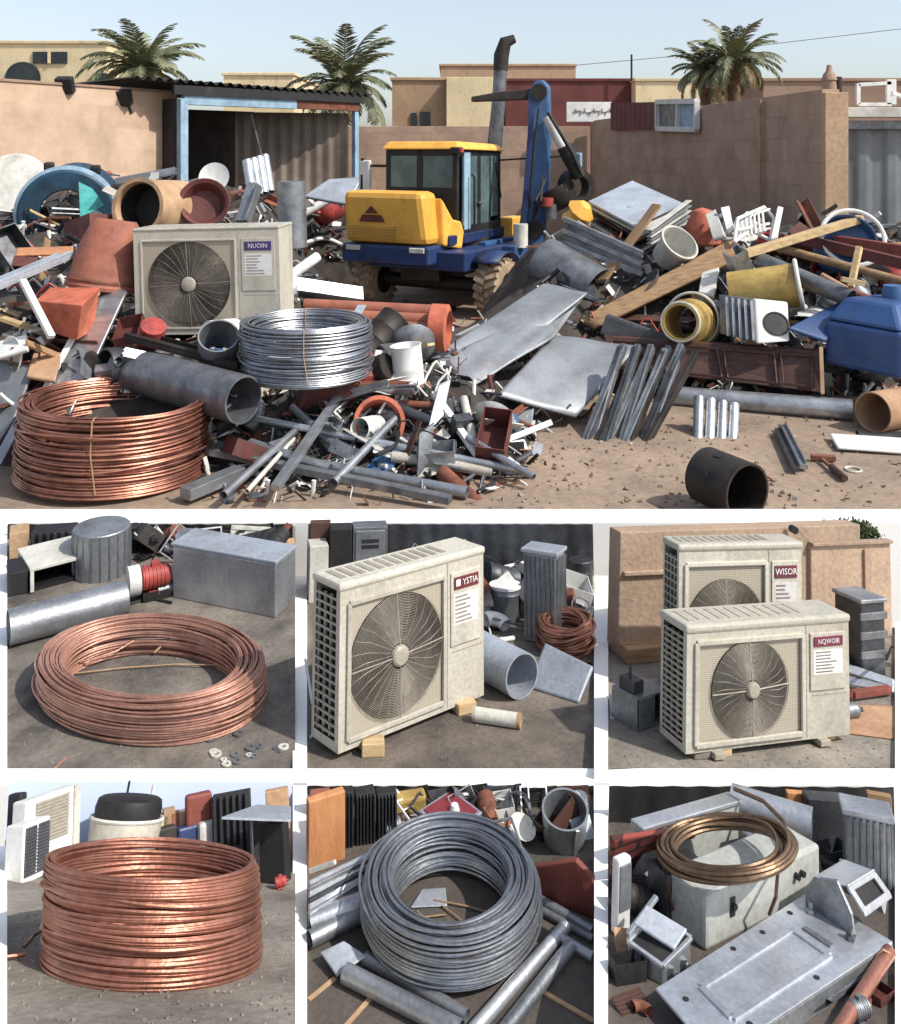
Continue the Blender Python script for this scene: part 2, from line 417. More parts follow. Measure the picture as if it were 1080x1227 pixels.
# ------------------------------------------------------------------ heap of the yard: height over the ground
def interp(t, tab):
    for (a, va), (b, vb) in zip(tab, tab[1:]):
        if t <= b: return va+(vb-va)*max(0, (t-a)/(b-a))
    return tab[-1][1]
HL = [(7.9,0),(8.7,.08),(9.5,.8),(10.2,.92),(13,1.5),(18,2.0),(21,2.1),(24,1.2),(26,0)]
HC = [(8.3,0),(9.4,.5),(11,.72),(13,.5),(14.8,.05),(19.5,0),(22,1.0),(26,.6),(30,0)]
HR = [(11.2,0),(12,.5),(13,1.2),(14.5,1.62),(16,1.7),(20,1.2),(24,.3),(30,0)]
def hh(X, Y):
    x = CX+F*X/max(Y, .1)
    def prof(x, Y):
        l, c, r = interp(Y, HL), interp(Y, HC), interp(Y, HR)
        if x < 330: return l
        if x < 430: t = (x-330)/100; return l*(1-t)+c*t
        if x < 560: return c
        if x < 640: t = (x-560)/80; return c*(1-t)+r*t
        return r
    h = prof(x, Y)
    if -4 < X < 4.6 and 15 < Y < 20.5:                # the excavator stands on clear ground
        e = max(0, min(1, max(abs(X-.3)-2.9, 0)/1.3)); h *= e
    if x < 20 and Y < 9: h *= .3
    wx = 6.0-(Y-15)*.1
    if X > wx-.3: h *= max(0, 1-(X-wx+.3)/.4) if Y > 15.2 else 1
    return max(h, 0)
def Y(x, y, up=0):                                      # where the ray of a photo pixel meets the heap
    d = 7.0
    while d < 40:
        p = W(x, y, d)
        if p.z <= hh(p.x, p.y)+up: return p
        d += .04
    return W(x, y, 20)
def bump(X, Yy):
    return .09*math.sin(3.1*X+1.3*Yy)*math.sin(2.3*Yy-.7*X)+.06*math.sin(7.3*X)*math.sin(6.1*Yy)
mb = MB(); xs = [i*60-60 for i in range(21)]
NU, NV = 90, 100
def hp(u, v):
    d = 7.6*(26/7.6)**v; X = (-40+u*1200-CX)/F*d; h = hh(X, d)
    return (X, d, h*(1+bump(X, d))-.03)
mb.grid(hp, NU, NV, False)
o = single('scrap_heap', None, None, mb, 'heap_dark'); props(o, 'dark mass of compacted scrap under the loose pieces', 'scrap heap', kind='stuff')

# ------------------------------------------------------------------ walls, shed, gate, houses
def wallrun(name, label, p, q, h, m, t=.25, z0=0, cat='wall'):
    a, b = V((p[0], p[1], z0)), V((q[0], q[1], z0)); L = (b-a).length
    M = Matrix.Translation(a) @ Matrix.Rotation(math.atan2(b.y-a.y, b.x-a.x), 4, 'Z')
    return single(name, label, cat, MB().box((L/2, t/2, h/2), (L, t, h)), m, .01, M=M), M, L
LWa, LWb = (W(-60,95,17.6), W(213,112,22.4))
wl = root('block_wall', 'tall sunlit pinkish block wall behind the left side of the scrap heap', 'wall', Matrix.Translation((LWa.x, LWa.y, 0)) @ Matrix.Rotation(math.atan2(LWb.y-LWa.y, LWb.x-LWa.x), 4, 'Z'))
Lw = math.hypot(LWb.x-LWa.x, LWb.y-LWa.y); HW = 4.39
part(wl, 'wall_body', MB().box((Lw/2, .15, HW/2), (Lw, .3, HW)), 'block_wall', .01)
part(wl, 'coping', MB().box((Lw/2, .15, HW+.03), (Lw+.04, .36, .06)), 'plaster_pink', .01)
for x, y in ((78,102), (148,117)):
    t = (x+60)/273; c = LWa.lerp(LWb, t); c = W(x, y, c.y-.25)
    f = root('floodlight', ('black floodlight fixed on top of the pink block wall near the arched house' if x < 100 else 'small black lamp hanging at the top edge of the pink block wall near the shed'), 'floodlight', c)
    part(f, 'housing', MB().box((0,0,0), (.36,.22,.36), Matrix.Rotation(.4, 3, 'X')), 'black', .03)
    part(f, 'bracket', MB().bar((0,.05,.1), (.1,.2,-.35), .06, .06), 'black_iron')
# shed
sa, sb = W(214,118,21.6), W(426,134,25.5)
dr = V((sb.x-sa.x, sb.y-sa.y, 0)); sL = dr.length; ang = math.atan2(dr.y, dr.x)
sh = root('open_shed', 'open fronted shed with pale blue posts and black corrugated roof', 'shed', Matrix.Translation((sa.x, sa.y, 0)) @ Matrix.Rotation(ang, 4, 'Z'))
zb = sa.z; D = 5.0
part(sh, 'post', MB().box((.1, 0, zb/2), (.2, .2, zb)), 'light_blue', .01)
part(sh, 'post', MB().box((sL, 0, zb/2), (.14, .14, zb)), 'light_blue', .01)
b = part(sh, 'beam', MB().box((sL*.3+.1, -.02, zb-.02), (sL*.6, .16, .24)), 'light_blue', .01)
part(sh, 'beam', MB().box((sL*.8+.1, -.02, zb-.02), (sL*.4, .15, .22)), 'rust', .01)
mb = MB(); mb.grid(lambda u, v: (-1.2+u*(sL+1.7), -.2+v*(D+.25), zb+.42-.1*u+.05*math.sin(u*(sL+1.5)*24)), 180, 1); part(sh, 'roof', mb, 'shed_dark')
part(sh, 'fascia', MB().box((sL/2, -.1, zb+.2), (sL+.4, .12, .22)), 'black')
part(sh, 'back_wall', MB().box((sL/2, D, zb/2), (sL, .1, zb)), 'shed_dark')
part(sh, 'side_wall', MB().box((-.02, D/2+.1, zb/2), (.1, D, zb)), 'shed_dark')
mb = MB(); mb.grid(lambda u, v: (sL*.5+u*sL*.5, .3+1.5*(1-u)+.04*math.sin(u*sL*.5*22), .02+v*(zb-.2)), 120, 1); part(sh, 'corrugated_panel', mb, 'corrugated_brown')
part(sh, 'cable', MB().tube([(sL*.42, .4, zb-.3), (sL*.47, .4, zb-1.2), (sL*.5, .3, zb-2.2)], .03, 6), 'steel_grey')
# right boundary wall, running away from the eye, and the back wall
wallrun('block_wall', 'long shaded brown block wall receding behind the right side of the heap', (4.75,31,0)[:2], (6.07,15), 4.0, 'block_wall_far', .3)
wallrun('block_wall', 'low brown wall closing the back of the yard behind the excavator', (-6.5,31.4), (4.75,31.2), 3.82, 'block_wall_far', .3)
single('drain_pipe', 'thin pale pipe running up the shaded brown wall right of centre', 'pipe', MB().tube([(5.80,17.2,.3), (5.80,17.2,3.95)], .035, 8), 'tan')
single('wall_pier', 'sunlit end pier of the brown wall beside the grey gate', 'wall', MB().box((6.26, 15.02, 1.97), (.38, .3, 3.94)), 'plaster_tan', .01)
gt = root('yard_gate', 'grey corrugated metal gate at the right edge of the yard', 'gate', V((6.46, 15.2, 0)))
mb = MB(); mb.grid(lambda u, v: (u*3.2, .035*max(-.6, min(.6, math.sin(u*3.2*13))), v*3.42), 120, 1); part(gt, 'panel', mb, 'gate_grey')
part(gt, 'frame', MB().box((1.6, -.05, 3.42), (3.3, .12, .14)).box((1.6, -.05, 1.75), (3.2, .06, .07)).box((.03, -.05, 1.7), (.08, .1, 3.4)), 'steel_grey', .005)
part(gt, 'lintel', MB().box((1.6, .0, 3.62), (3.5, .5, .16)), 'off_white', .01)
wr = root('old_window', 'empty white window frame lying on top of the gate lintel', 'window frame', W(1050,125,15.4))
part(wr, 'frame', MB().bar((-.3,0,0),(-.3,0,.35),.06,.06).bar((.25,0,0),(.25,0,.42),.16,.06).bar((-.3,0,.0),(.25,0,.0),.06,.06).bar((-.3,0,.33),(.25,0,.36),.06,.06).bar((.25,0,.2),(.9,.2,.0),.1,.06), 'white', .004)

def house(name, label, x0, x1, ytop, ybase, d, m, depth=8, rt=None, yaw=0, par=.18):
    a, b = W(x0, ytop, d), W(x1, ytop, d); w = b.x-a.x; h = a.z
    t = root(name, label, 'house', Matrix.Translation((a.x, d, 0)) @ Matrix.Rotation(yaw, 4, 'Z'))
    part(t, 'walls', MB().box((w/2, depth/2, h/2), (w, depth, h)), m)
    part(t, 'parapet', MB().box((w/2, depth/2, h+.06), (w+.16, depth+.16, .14)), m, .02)
    t['w'] = w; t['h'] = h; return t
def pwin(t, x0, x1, y0, y1, d, m='dark_glass', name='window', off=.05):
    a = W(x0, y0, d); b = W(x1, y1, d); c = (a+b)/2; L = t.matrix_world.inverted() @ c
    return part(t, name, MB().box((L.x, -off+.02, L.z), (abs(b.x-a.x), .1, abs(a.z-b.z))), m, .005)
hA = house('house', 'cream house with dark arched openings behind the pink block wall', -60, 128, 52, 0, 40, 'plaster_cream')
fw = pwin(hA, 40, 81, 62, 76, 40); fl = hA.matrix_world.inverted() @ W(60, 69, 40)
part(hA, 'window_bar', MB().box((fl.x, -.09, fl.z), (.12, .06, .5)), 'plaster_cream')
def arch(t, xc, ytop, ybot, wpx, d):
    c = t.matrix_world.inverted() @ W(xc, ybot, d); r = wpx/2/F*d; hgt = (ybot-ytop)/F*d
    pts = [V((c.x-r, -.02, c.z)), V((c.x+r, -.02, c.z))]+[V((c.x+r*math.cos(a), -.02, c.z+hgt-r*.9+r*.9*math.sin(a))) for a in [PI*i/14 for i in range(15)]]
    part(t, 'arched_opening', MB().prism(pts, (0, -.05, 0)), 'dark_glass')
arch(hA, 28, 74, 101, 42, 40); arch(hA, 123, 87, 106, 34, 40)
hA2 = house('house', 'small cream flat roofed house between the left palm and the second palm', 268, 352, 90, 0, 42, 'plaster_cream')
hB = house('house', 'cream flat roofed house with two small windows behind the excavator cab', 470, 592, 96, 0, 40, 'plaster_tan', yaw=0)
pwin(hB, 493, 500, 135, 152, 40); pwin(hB, 504, 516, 134, 152, 40)
hs_ = hB.matrix_world.inverted() @ W(535, 96, 40)
part(hB, 'lit_face_slab', MB().box((hs_.x+1.0, -.3, hB['h']/2+.05), (2.0, .5, hB['h']+.1)), 'plaster_cream', .02)  # added slab: the sunlit face is put into paler plaster than the walls
hC = house('house', 'taller sand coloured house block rising behind the cream house', 528, 690, 79, 0, 52, 'plaster_tan')
hD = house('house', 'long maroon clad building behind the back wall of the yard', 606, 764, 97, 0, 44, 'cladding_maroon')
hE = house('house', 'cream building beside the maroon one below the right palms', 762, 890, 97, 0, 43, 'plaster_cream')
hF = house('house', 'long brown flat roofed building at the far right', 915, 1140, 97, 0, 38, 'plaster_brown')
single('chimney', 'brown chimney pot standing on the far right wall', 'chimney', MB().lathe([(0,0),(.16,0),(.14,.2),(.17,.22),(.12,.36),(.07,.42),(.05,.55),(0,.55)], 16, Matrix.Translation(W(994,108,20))), 'plaster_brown')
single('chimney', 'dark short vent pipe next to the brown chimney pot', 'chimney', MB().cyl(W(1004,110,20), W(1004,92,20), .09), 'black_iron')
sg = root('sign_board', 'white sign board with dark script above the back wall', 'sign', W(706,134,30.6))
part(sg, 'board', MB().box((0,0,0), (1.5,.08,.66)), 'white', .01)
mb = MB(); rnd = random.Random(5)
px = -.52
for k in range(9):
    w = rnd.uniform(.06,.15); mb.box((px+w/2, -.05, .0+.03*math.sin(k*1.7)), (w, .02, .05)); 
    mb.box((px+w*.7, -.05, .06*(-1)**k), (.03, .02, .12)); px += w+.02
part(sg, 'lettering', mb, 'ink')
single('signal_mast', 'thin antenna mast on the roof of the maroon building', 'mast', MB().tube([W(757,97,43.5), W(757,65,43.5)], .05, 6), 'black_iron')
pn = root('roller_shutter', 'maroon ribbed metal shutter hanging on the brown wall beside a window', 'shutter', V((5.05, 25.6, 0)))
def onwall(x, y, off):                                   # a point on the receding wall, off metres in front of it
    u = (x-CX)/F; d = (4.75+31*.0825-off)/(u+.0825); return W(x, y, d)
a, b, c, d_ = onwall(732,123,.12), onwall(787,122,.12), onwall(787,154,.12), onwall(732,156,.12)
mb = MB(); mb.grid(lambda u, v: (a*(1-u)+b*u)*(1-v)+(d_*(1-u)+c*u)*v+V((-.03*math.sin(u*60),0,0)), 60, 1); wpart(pn, 'ribbed_panel', mb, 'cladding_maroon')
wn = root('sliding_window', 'pale sliding window with white frame set high on the brown wall', 'window', onwall(811,138,.1))
q = [onwall(788,122,.1), onwall(835,121,.1), onwall(835,155,.1), onwall(788,154,.1)]
mb = MB()
for i in range(4): mb.bar(q[i], q[(i+1) % 4], .12, .12)
m0, m1 = onwall(813,122,.1), onwall(812,154,.1); mb.bar(m0, m1, .1, .1); wpart(wn, 'frame', mb, 'white')
wpart(wn, 'pane', MB().prism([onwall(789,123,.06), onwall(812,123,.06), onwall(812,153,.06), onwall(789,153,.06)], (.02,0,0)), 'steel_grey')
wpart(wn, 'pane', MB().prism([onwall(814,123,.06), onwall(834,122,.06), onwall(834,153,.06), onwall(814,153,.06)], (.02,0,0)), 'light_blue')
single('power_line', 'thin overhead cable crossing the sky on the right', 'cable', MB().tube([W(690,78,60), W(800,68,58), W(930,52,56), W(1100,32,54)], .022, 5), 'steel_grey')

# ------------------------------------------------------------------ palms
def palm(name, label, x, y, d, size, ybase, nfr, seed, group='date palms behind the walls', dry=.15):
    rnd = random.Random(seed); c = W(x, y, d); t = root(name, label, 'palm', V((c.x, c.y, 0)), group)
    z = c.z; pr = []
    for i in range(40):
        zz = z*i/39; pr.append((.19+.04*(i % 2)+.06*(1 if i > 34 else 0), zz))
    part(t, 'trunk', MB().lathe(pr, 14), 'trunk')
    g, dr_ = MB(), MB()
    for k in range(nfr):
        az = k*2.39996+rnd.uniform(-.2,.2); q = k/nfr
        el = R(84-q*100+rnd.uniform(-16,16)); L = size*rnd.uniform(.75,1.15)*(1-.12*q)
        mbx = dr_ if (q > 1-dry) else g
        p = V((.1*math.cos(az), .1*math.sin(az), z)); pts = [p.copy()]; e = el; n = 9
        for i in range(n):
            e -= R(3+9*(i/n)+5*q)
            p = p+V((math.cos(e)*math.cos(az), math.cos(e)*math.sin(az), math.sin(e)))*(L/n); pts.append(p.copy())
        mbx.tube(pts, [.035*(1-i/12) for i in range(n+1)], 4)
        side = V((-math.sin(az), math.cos(az), 0))
        M_ = 30
        for i in range(3, M_):
            t_ = i/M_; s_ = t_*n; a = int(s_); f = s_-a; base = pts[a].lerp(pts[min(a+1, n)], f)
            tan = (pts[min(a+1, n)]-pts[a]).normalized(); up = side.cross(tan)
            ll = L*.24*math.sin(PI*(.15+.8*t_))**.7*rnd.uniform(.8,1.1)
            for sg_ in (-1, 1):
                dirv = (side*sg_*.8+tan*.75+up*.28+V((0,0,rnd.uniform(-.25,.05)))).normalized()
                w = tan*.022*L/2.4
                tip = base+dirv*ll; mid = base+dirv*ll*.5+V((0,0,.02))
                mbx.add([base-w*1.3, base+w*1.3, mid+w*2.0, mid-w*2.0, tip], [(0,1,2,3),(3,2,4)])
    part(t, 'crown', g, 'frond'); part(t, 'dry_fronds', dr_, 'frond_dry')
palm('palm_tree', 'broad date palm crown above the shed roof at the left', 172, 84, 33, 2.35, 0, 46, 3)
palm('palm_tree', 'date palm partly hidden behind the right end of the shed', 412, 104, 38, 2.9, 0, 46, 11)
palm('palm_tree', 'taller of two palms above the right wall with a visible trunk', 880, 76, 32, 1.85, 0, 48, 21, dry=.1)
palm('palm_tree', 'smaller palm leaning against the taller one above the right wall', 846, 86, 33, 1.6, 0, 40, 31, dry=.1)
# ------------------------------------------------------------------ recurring things: wire coils and air conditioners
def coil(name, label, cat, M, Rin, Rout, H, r, m, levels, layers, jr=.006, jz=.004, bulge=0, segs=84, ties=2, end=None, group=None, tie_m='tan', taper=0, seed=1, lin2=None, lean=(0,0)):
    random.seed(seed)
    t = root(name, label, cat, M, group); mb = MB()
    for k in range(levels):
        z = r+(H-2*r)*k/(levels-1); q = (z/H-.5)*2; b = bulge*(1-q*q)-taper*(z/H)
        for j in range(layers):
            if 0 < j < layers-1 and 1 < k < levels-2: continue
            rr = Rin+r+(Rout-Rin-2*r)*j/max(1, layers-1)+(b if j == layers-1 else b*.4*j/max(1, layers-1))+random.uniform(-1, 1)*jr*.7
            mb.ring((random.uniform(-jr, jr)*.6, random.uniform(-jr, jr)*.6, z+random.uniform(-1, 1)*jz), rr, r, segs, 6, jr=jr*.45, jz=jz*1.1)
    for k in range(2):                                  # a few turns slipped out of line on the outside and the top
        mb.ring((0, 0, H*(.35+.4*k)), Rout+bulge*.8+r*.8, r, segs, 6, jr=jr, jz=H*.06)
        mb.ring((0, 0, H+r*.6), (Rin+Rout)/2+(Rout-Rin)*.2*(k*2-1), r, segs, 6, jr=jr*1.3, jz=jz)
    def warp(b):                                        # an out-of-round, leaning coil
        if lin2 or lean != (0,0):
            L2 = lin2 or ((1,0),(0,1)); b.v = [V((L2[0][0]*p.x+L2[0][1]*p.y+lean[0]*p.z, L2[1][0]*p.x+L2[1][1]*p.y+lean[1]*p.z, p.z)) for p in b.v]
        return b
    part(t, 'winding', warp(mb), m)
    for k in range(ties):
        a = [-1.45, 1.75, .2, 3.6][k]; c, s_ = math.cos(a), math.sin(a); o1, i1 = Rout+bulge+r*1.4, Rin-r*.8
        p = [(o1*math.cos(a+.06), o1*math.sin(a+.06), H*.1), (o1*c, o1*s_, H*.6), ((o1-r)*c, (o1-r)*s_, H+r), ((i1+o1)/2*c, (i1+o1)/2*s_, H+r*2.2), (i1*c, i1*s_, H+r), (i1*c, i1*s_, H*.15)]
        part(t, 'tie_wire', warp(MB().tube(p, r*.55, 5)), tie_m)
    if end: part(t, 'loose_end', MB().tube(end, r, 6), m)
    random.seed(seed+100)
    return t
def ac_unit(label, M, Wd, H, D, badge='purple', txt='NUOIN', group=None, ring_n=32, louvre=True, guard='wire'):
    t = root('air_conditioner', label, 'air conditioner', M, group)
    f = -D/2; gx0, gx1 = -Wd/2+.055*Wd, -Wd/2+.70*Wd; gz0, gz1 = .06*H, .90*H
    gc = V(((gx0+gx1)/2, f, (gz0+gz1)/2)); gr = min(gx1-gx0, gz1-gz0)/2*.97
    c = MB(); y0, y1 = f, D/2; x0, x1 = -Wd/2, Wd/2
    q = lambda a, b, z0, z1: c.add([(a,y0,z0),(b,y0,z0),(b,y0,z1),(a,y0,z1)], [(0,1,2,3)])
    q(x0,gx0,0,H); q(gx1,x1,0,H); q(gx0,gx1,0,gz0); q(gx0,gx1,gz1,H)
    c.add([(x1,y0,0),(x1,y1,0),(x1,y1,H),(x1,y0,H)], [(0,1,2,3)]); c.add([(x0,y1,0),(x1,y1,0),(x1,y1,H),(x0,y1,H)], [(1,0,3,2)])
    c.add([(x0,y0,0),(x1,y0,0),(x1,y1,0),(x0,y1,0)], [(3,2,1,0)])
    c.add([(x0,y0,0),(x0,y0,H),(x0,y0+.13*D,H),(x0,y0+.13*D,0)], [(0,1,2,3)]); c.add([(x0,y1-.1*D,0),(x0,y1-.1*D,H),(x0,y1,H),(x0,y1,0)], [(0,1,2,3)])
    c.add([(x0,y0+.13*D,0),(x0,y0+.13*D,.06*H),(x0,y1-.1*D,.06*H),(x0,y1-.1*D,0)], [(0,1,2,3)])
    part(t, 'casing', c, 'cream', .0)
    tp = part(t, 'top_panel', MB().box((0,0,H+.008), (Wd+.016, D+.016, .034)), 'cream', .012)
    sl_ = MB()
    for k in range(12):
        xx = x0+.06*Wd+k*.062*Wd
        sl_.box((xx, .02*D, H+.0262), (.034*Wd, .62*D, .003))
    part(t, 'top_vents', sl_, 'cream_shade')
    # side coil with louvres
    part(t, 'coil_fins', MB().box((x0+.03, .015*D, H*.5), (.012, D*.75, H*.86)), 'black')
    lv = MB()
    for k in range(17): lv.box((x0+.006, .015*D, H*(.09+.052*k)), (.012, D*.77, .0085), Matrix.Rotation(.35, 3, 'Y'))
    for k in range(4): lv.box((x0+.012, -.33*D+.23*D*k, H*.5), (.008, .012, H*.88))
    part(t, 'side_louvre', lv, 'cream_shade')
    # fan panel with a round opening
    n = 48; mbp = MB(); py = f+.006; sq = []
    for i in range(n):
        a = 2*PI*i/n; ca, sa_ = math.cos(a), math.sin(a); k = min((gx1-gx0)/2/max(1e-6, abs(ca)), (gz1-gz0)/2/max(1e-6, abs(sa_)))
        sq.append(((gc.x+gr*ca, py, gc.z+gr*sa_), (gc.x+k*ca, py, gc.z+k*sa_)))
    for i in range(n):
        a, b = sq[i], sq[(i+1) % n]; mbp.add([a[0], a[1], b[1], b[0]], [(0,1,2,3)])
    for sx in (gx0, gx1):
        for sz in (gz0, gz1):
            k = min(range(n), key=lambda i: (sq[i][1][0]-sx)**2+(sq[i][1][2]-sz)**2)
            for j in (k-1, k): mbp.add([sq[j][1], (sx, py, sz), sq[(j+1) % n][1]], [(0,1,2)])
    part(t, 'mesh_panel', mbp, 'wire_mesh')
    fr = MB(); th = .014
    for a, b in (((gx0,gz0),(gx1,gz0)),((gx1,gz0),(gx1,gz1)),((gx1,gz1),(gx0,gz1)),((gx0,gz1),(gx0,gz0))):
        fr.bar((a[0], f-.004, a[1]), (b[0], f-.004, b[1]), .02, th, (0,1,0))
    part(t, 'grille_frame', fr, 'cream', .003)
    part(t, 'fan_shroud', MB().lathe([(gr, 0), (gr*.98, .09), (0, .09)], 48, Matrix.Translation(gc+V((0,.006,0))) @ Matrix.Rotation(-PI/2, 4, 'X')), 'black')
    fb = MB()
    for k in range(4):
        def bl(u, v, k=k):
            a = k*PI/2+(-.62+1.24*u)*(.6+.4*v); rr = gr*(.2+.72*v)
            return gc+V((rr*math.cos(a), .05+.03*(u-.5), rr*math.sin(a)))
        fb.grid(bl, 8, 5)
    part(t, 'fan_blades', fb, 'fan_dark')
    gd = MB()
    for k in range(ring_n):
        gd.ring(gc+V((0,-.004-.01*math.cos(PI/2*k/ring_n),0)), gr*(.2+.8*(k+1)/ring_n), .0012, 56, 4, axis='y')
    for k in range(28):
        a = 2*PI*k/28+.03; thick = .0013
        gd.tube([gc+V((gr*.16*math.cos(a), -.013, gr*.18*math.sin(a))), gc+V((gr*.7*math.cos(a+.12), -.011, gr*.7*math.sin(a+.12))), gc+V((gr*math.cos(a+.2), -.002, gr*math.sin(a+.2)))], thick, 4)
    part(t, 'fan_guard', gd, 'guard_wire')
    sp = MB()
    for k in range(4):
        a = k*PI/2+.05; sp.tube([gc+V((gr*.1*math.cos(a), -.017, gr*.1*math.sin(a))), gc+V((gr*math.cos(a), -.006, gr*math.sin(a)))], .0026, 5)
    part(t, 'guard_spokes', sp, 'cream_shade')
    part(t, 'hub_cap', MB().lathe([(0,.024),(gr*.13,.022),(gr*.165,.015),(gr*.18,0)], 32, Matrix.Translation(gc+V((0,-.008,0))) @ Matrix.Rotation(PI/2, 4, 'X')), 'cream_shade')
    # service panel, badge and lettering
    px0, px1 = gx1+.045*Wd, x1-.03*Wd; pc = (px0+px1)/2; pw = px1-px0
    part(t, 'service_panel', MB().box((pc, f-.003, H*.66), (pw, .008, H*.5)), 'cream', .003)
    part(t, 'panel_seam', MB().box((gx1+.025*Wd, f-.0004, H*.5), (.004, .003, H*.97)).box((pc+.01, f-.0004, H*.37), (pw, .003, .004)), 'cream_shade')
    bd = part(t, 'badge', MB().box((pc, f-.009, H*.835), (pw*.82, .006, H*.085)), badge, .002)
    part(bd, 'lettering', text_mb(txt, H*.062, Matrix.Translation((pc, f-.0128, H*.835)) @ Matrix.Rotation(PI/2, 4, 'X'), .0006, .92), 'white')
    lb = MB(); lr = random.Random(len(txt)+int(Wd*1000))
    for k in range(7):
        w = pw*lr.uniform(.3,.62); lb.box((px0+pw*.14+w/2, f-.0075, H*(.74-.028*k)), (w, .002, H*.010))
    lb2 = part(t, 'rating_plate', MB().box((pc, f-.0072, H*.655), (pw*.82, .0012, H*.21)), 'white'); part(lb2, 'print', lb.xform(Matrix.Translation((0,-.0007,0))), 'ink')
    for sx in (-1, 1): part(t, 'foot', MB().box((sx*Wd*.32, 0, -.012), (.05, D+.05, .024)), 'cream_shade', .003)
    return t

# ------------------------------------------------------------------ little scrap pieces: local meshes about one unit long
def piece(kind, rnd):
    mb = MB(); u = rnd.uniform
    if kind == 'sheet':
        k1, k2, k3 = u(-.25,.25), u(-.2,.2), u(.3,.75); w = u(.45,.85); sk_ = u(-.2,.2)
        mb.grid(lambda a, b: ((a-.5)+sk_*(b-.5), (b-.5)*w, k1*max(0, a-k3)*2+k2*(b-.5)**2), 6, 3, False); return mb, .012
    if kind == 'angle':
        w = u(.05,.12); mb.box((0,0,w/2),(1,.014,w)).box((0,w/2-.004,.007),(1,w,.0138)); return mb, 0
    if kind == 'tube':
        r = u(.03,.075); mb.pipe((-.5,0,0),(.5,0,0), r, r*.16, 16); return mb, 0
    if kind == 'bent_tube':
        r = u(.02,.04); a = u(.5,1.4); pts = [V((-.5,0,0))]; e = 0; p = V((-.5,0,0))
        for i in range(14):
            e += a/7 if 4 < i < 10 else 0; p = p+V((math.cos(e), math.sin(e), .12*math.sin(i*.5)))/14; pts.append(p.copy())
        mb.tube(pts, r, 8); return mb, 0
    if kind == 'ring':
        r = u(.012,.026)
        for k in range(3): mb.ring((u(-.02,.02),u(-.02,.02),k*.03), .42+u(-.02,.02), r, 28, 5, jr=.02, jz=.02)
        return mb, 0
    if kind == 'box':                                    # an open casing
        w, h = u(.45,.8), u(.3,.6); t = .018
        mb.box((0,0,t/2),(1,w,t)).box((0,-w/2+t/2,h/2+t/2),(1,t,h)).box((0,w/2-t/2,h/2+t/2),(1,t,h)).box((-.5+t/2,0,h/2+t/2),(t,w-2*t,h)).box((.5-t/2,0,h/2+t/2),(t,w-2*t,h)); return mb, 0
    if kind == 'panel':                                  # pressed panel with ribs
        w = u(.4,.7); n = rnd.choice((4,5,6)); mb.box((0,0,0),(1,w,.02))
        for k in range(n): mb.box((0,-w/2+w*(k+.5)/n,.02),(.94,w/n*.45,.022))
        return mb, 0
    if kind == 'profile':                                # bundle-like channel profile
        w = u(.1,.17); t = .014
        mb.box((0,0,t/2),(1,w,t)).box((0,-w/2+t/2,w/2),(1,t,w-t)).box((0,w/2-t/2,w/2),(1,t,w-t)).box((0,w/2-t-w*.12,w),(1,w*.24,t)); return mb, 0
    if kind == 'can':
        r = u(.22,.32); mb.lathe([(0,.02),(r,.02),(r,.3),(r*1.03,.32),(r,.34),(r,.66),(r*1.03,.68),(r,.7),(r,.98),(r*.97,1),(r*.93,.96),(r*.93,.06),(0,.06)], 20, Matrix.Translation((-.5,0,r)) @ Matrix.Rotation(PI/2, 4, 'Y')); return mb, 0
    if kind == 'elbow':
        r = u(.14,.2); b = len(mb.v); pts = [V((.36*math.cos(a)-.2, .36*math.sin(a)-.2, 0)) for a in [PI/2*1.2*i/9 for i in range(10)]]
        mb.tube(pts, r, 16, caps=False); mb.tube(pts, r*.9, 16, caps=False); return mb, 0
    if kind == 'grille':
        w = u(.5,.8)
        for k in range(9): mb.box((-.5+k/8,0,0),(.018,w,.018))
        for k in range(5): mb.box((0,-w/2+w*k/4,.012),(1.02,.018,.018))
        return mb, 0
    if kind == 'frame':
        w = u(.5,.8)
        for s_ in (-1,1): mb.box((0,s_*w/2,0),(1,.05,.05)).box((s_*.475,0,0),(.05,w-.05,.049))
        mb.box((u(-.2,.2),0,0),(.04,w-.05,.04)); return mb, 0
    if kind == 'plank':
        mb.box((0,0,0),(1,u(.1,.2),.03)); return mb, 0
    if kind == 'drum':
        r = u(.3,.4); h = 1
        mb.lathe([(0,-.5),(r,-.5),(r*1.03,-.48),(r,-.46),(r,-.18),(r*1.03,-.16),(r,-.14),(r,.14),(r*1.03,.16),(r,.18),(r,.48),(r*1.03,.5),(r*.96,.5),(r*.96,-.44),(0,-.44)], 24, Matrix.Rotation(PI/2, 4, 'Y')); return mb, 0
    if kind == 'dish':
        mb.lathe([(0,.0),(.2,.02),(.4,.1),(.5,.2),(.49,.21),(.39,.12),(.2,.035),(0,.012)], 24); return mb, 0
    if kind == 'motor':
        M = Matrix.Rotation(PI/2, 4, 'Y'); pr = []
        for i in range(13): pr += [(.3+.02*(i % 2), -.34+i*.05), (.3+.02*(i % 2), -.3+i*.05)]
        mb.lathe([(0,-.36),(.2,-.36)]+pr+[(.24,.36),(.1,.42),(.04,.42),(.04,.55),(0,.55)], 20, M); mb.box((0,0,-.33),(.4,.4,.06)).box((0,.0,.34),(.2,.2,.12)); return mb, 0
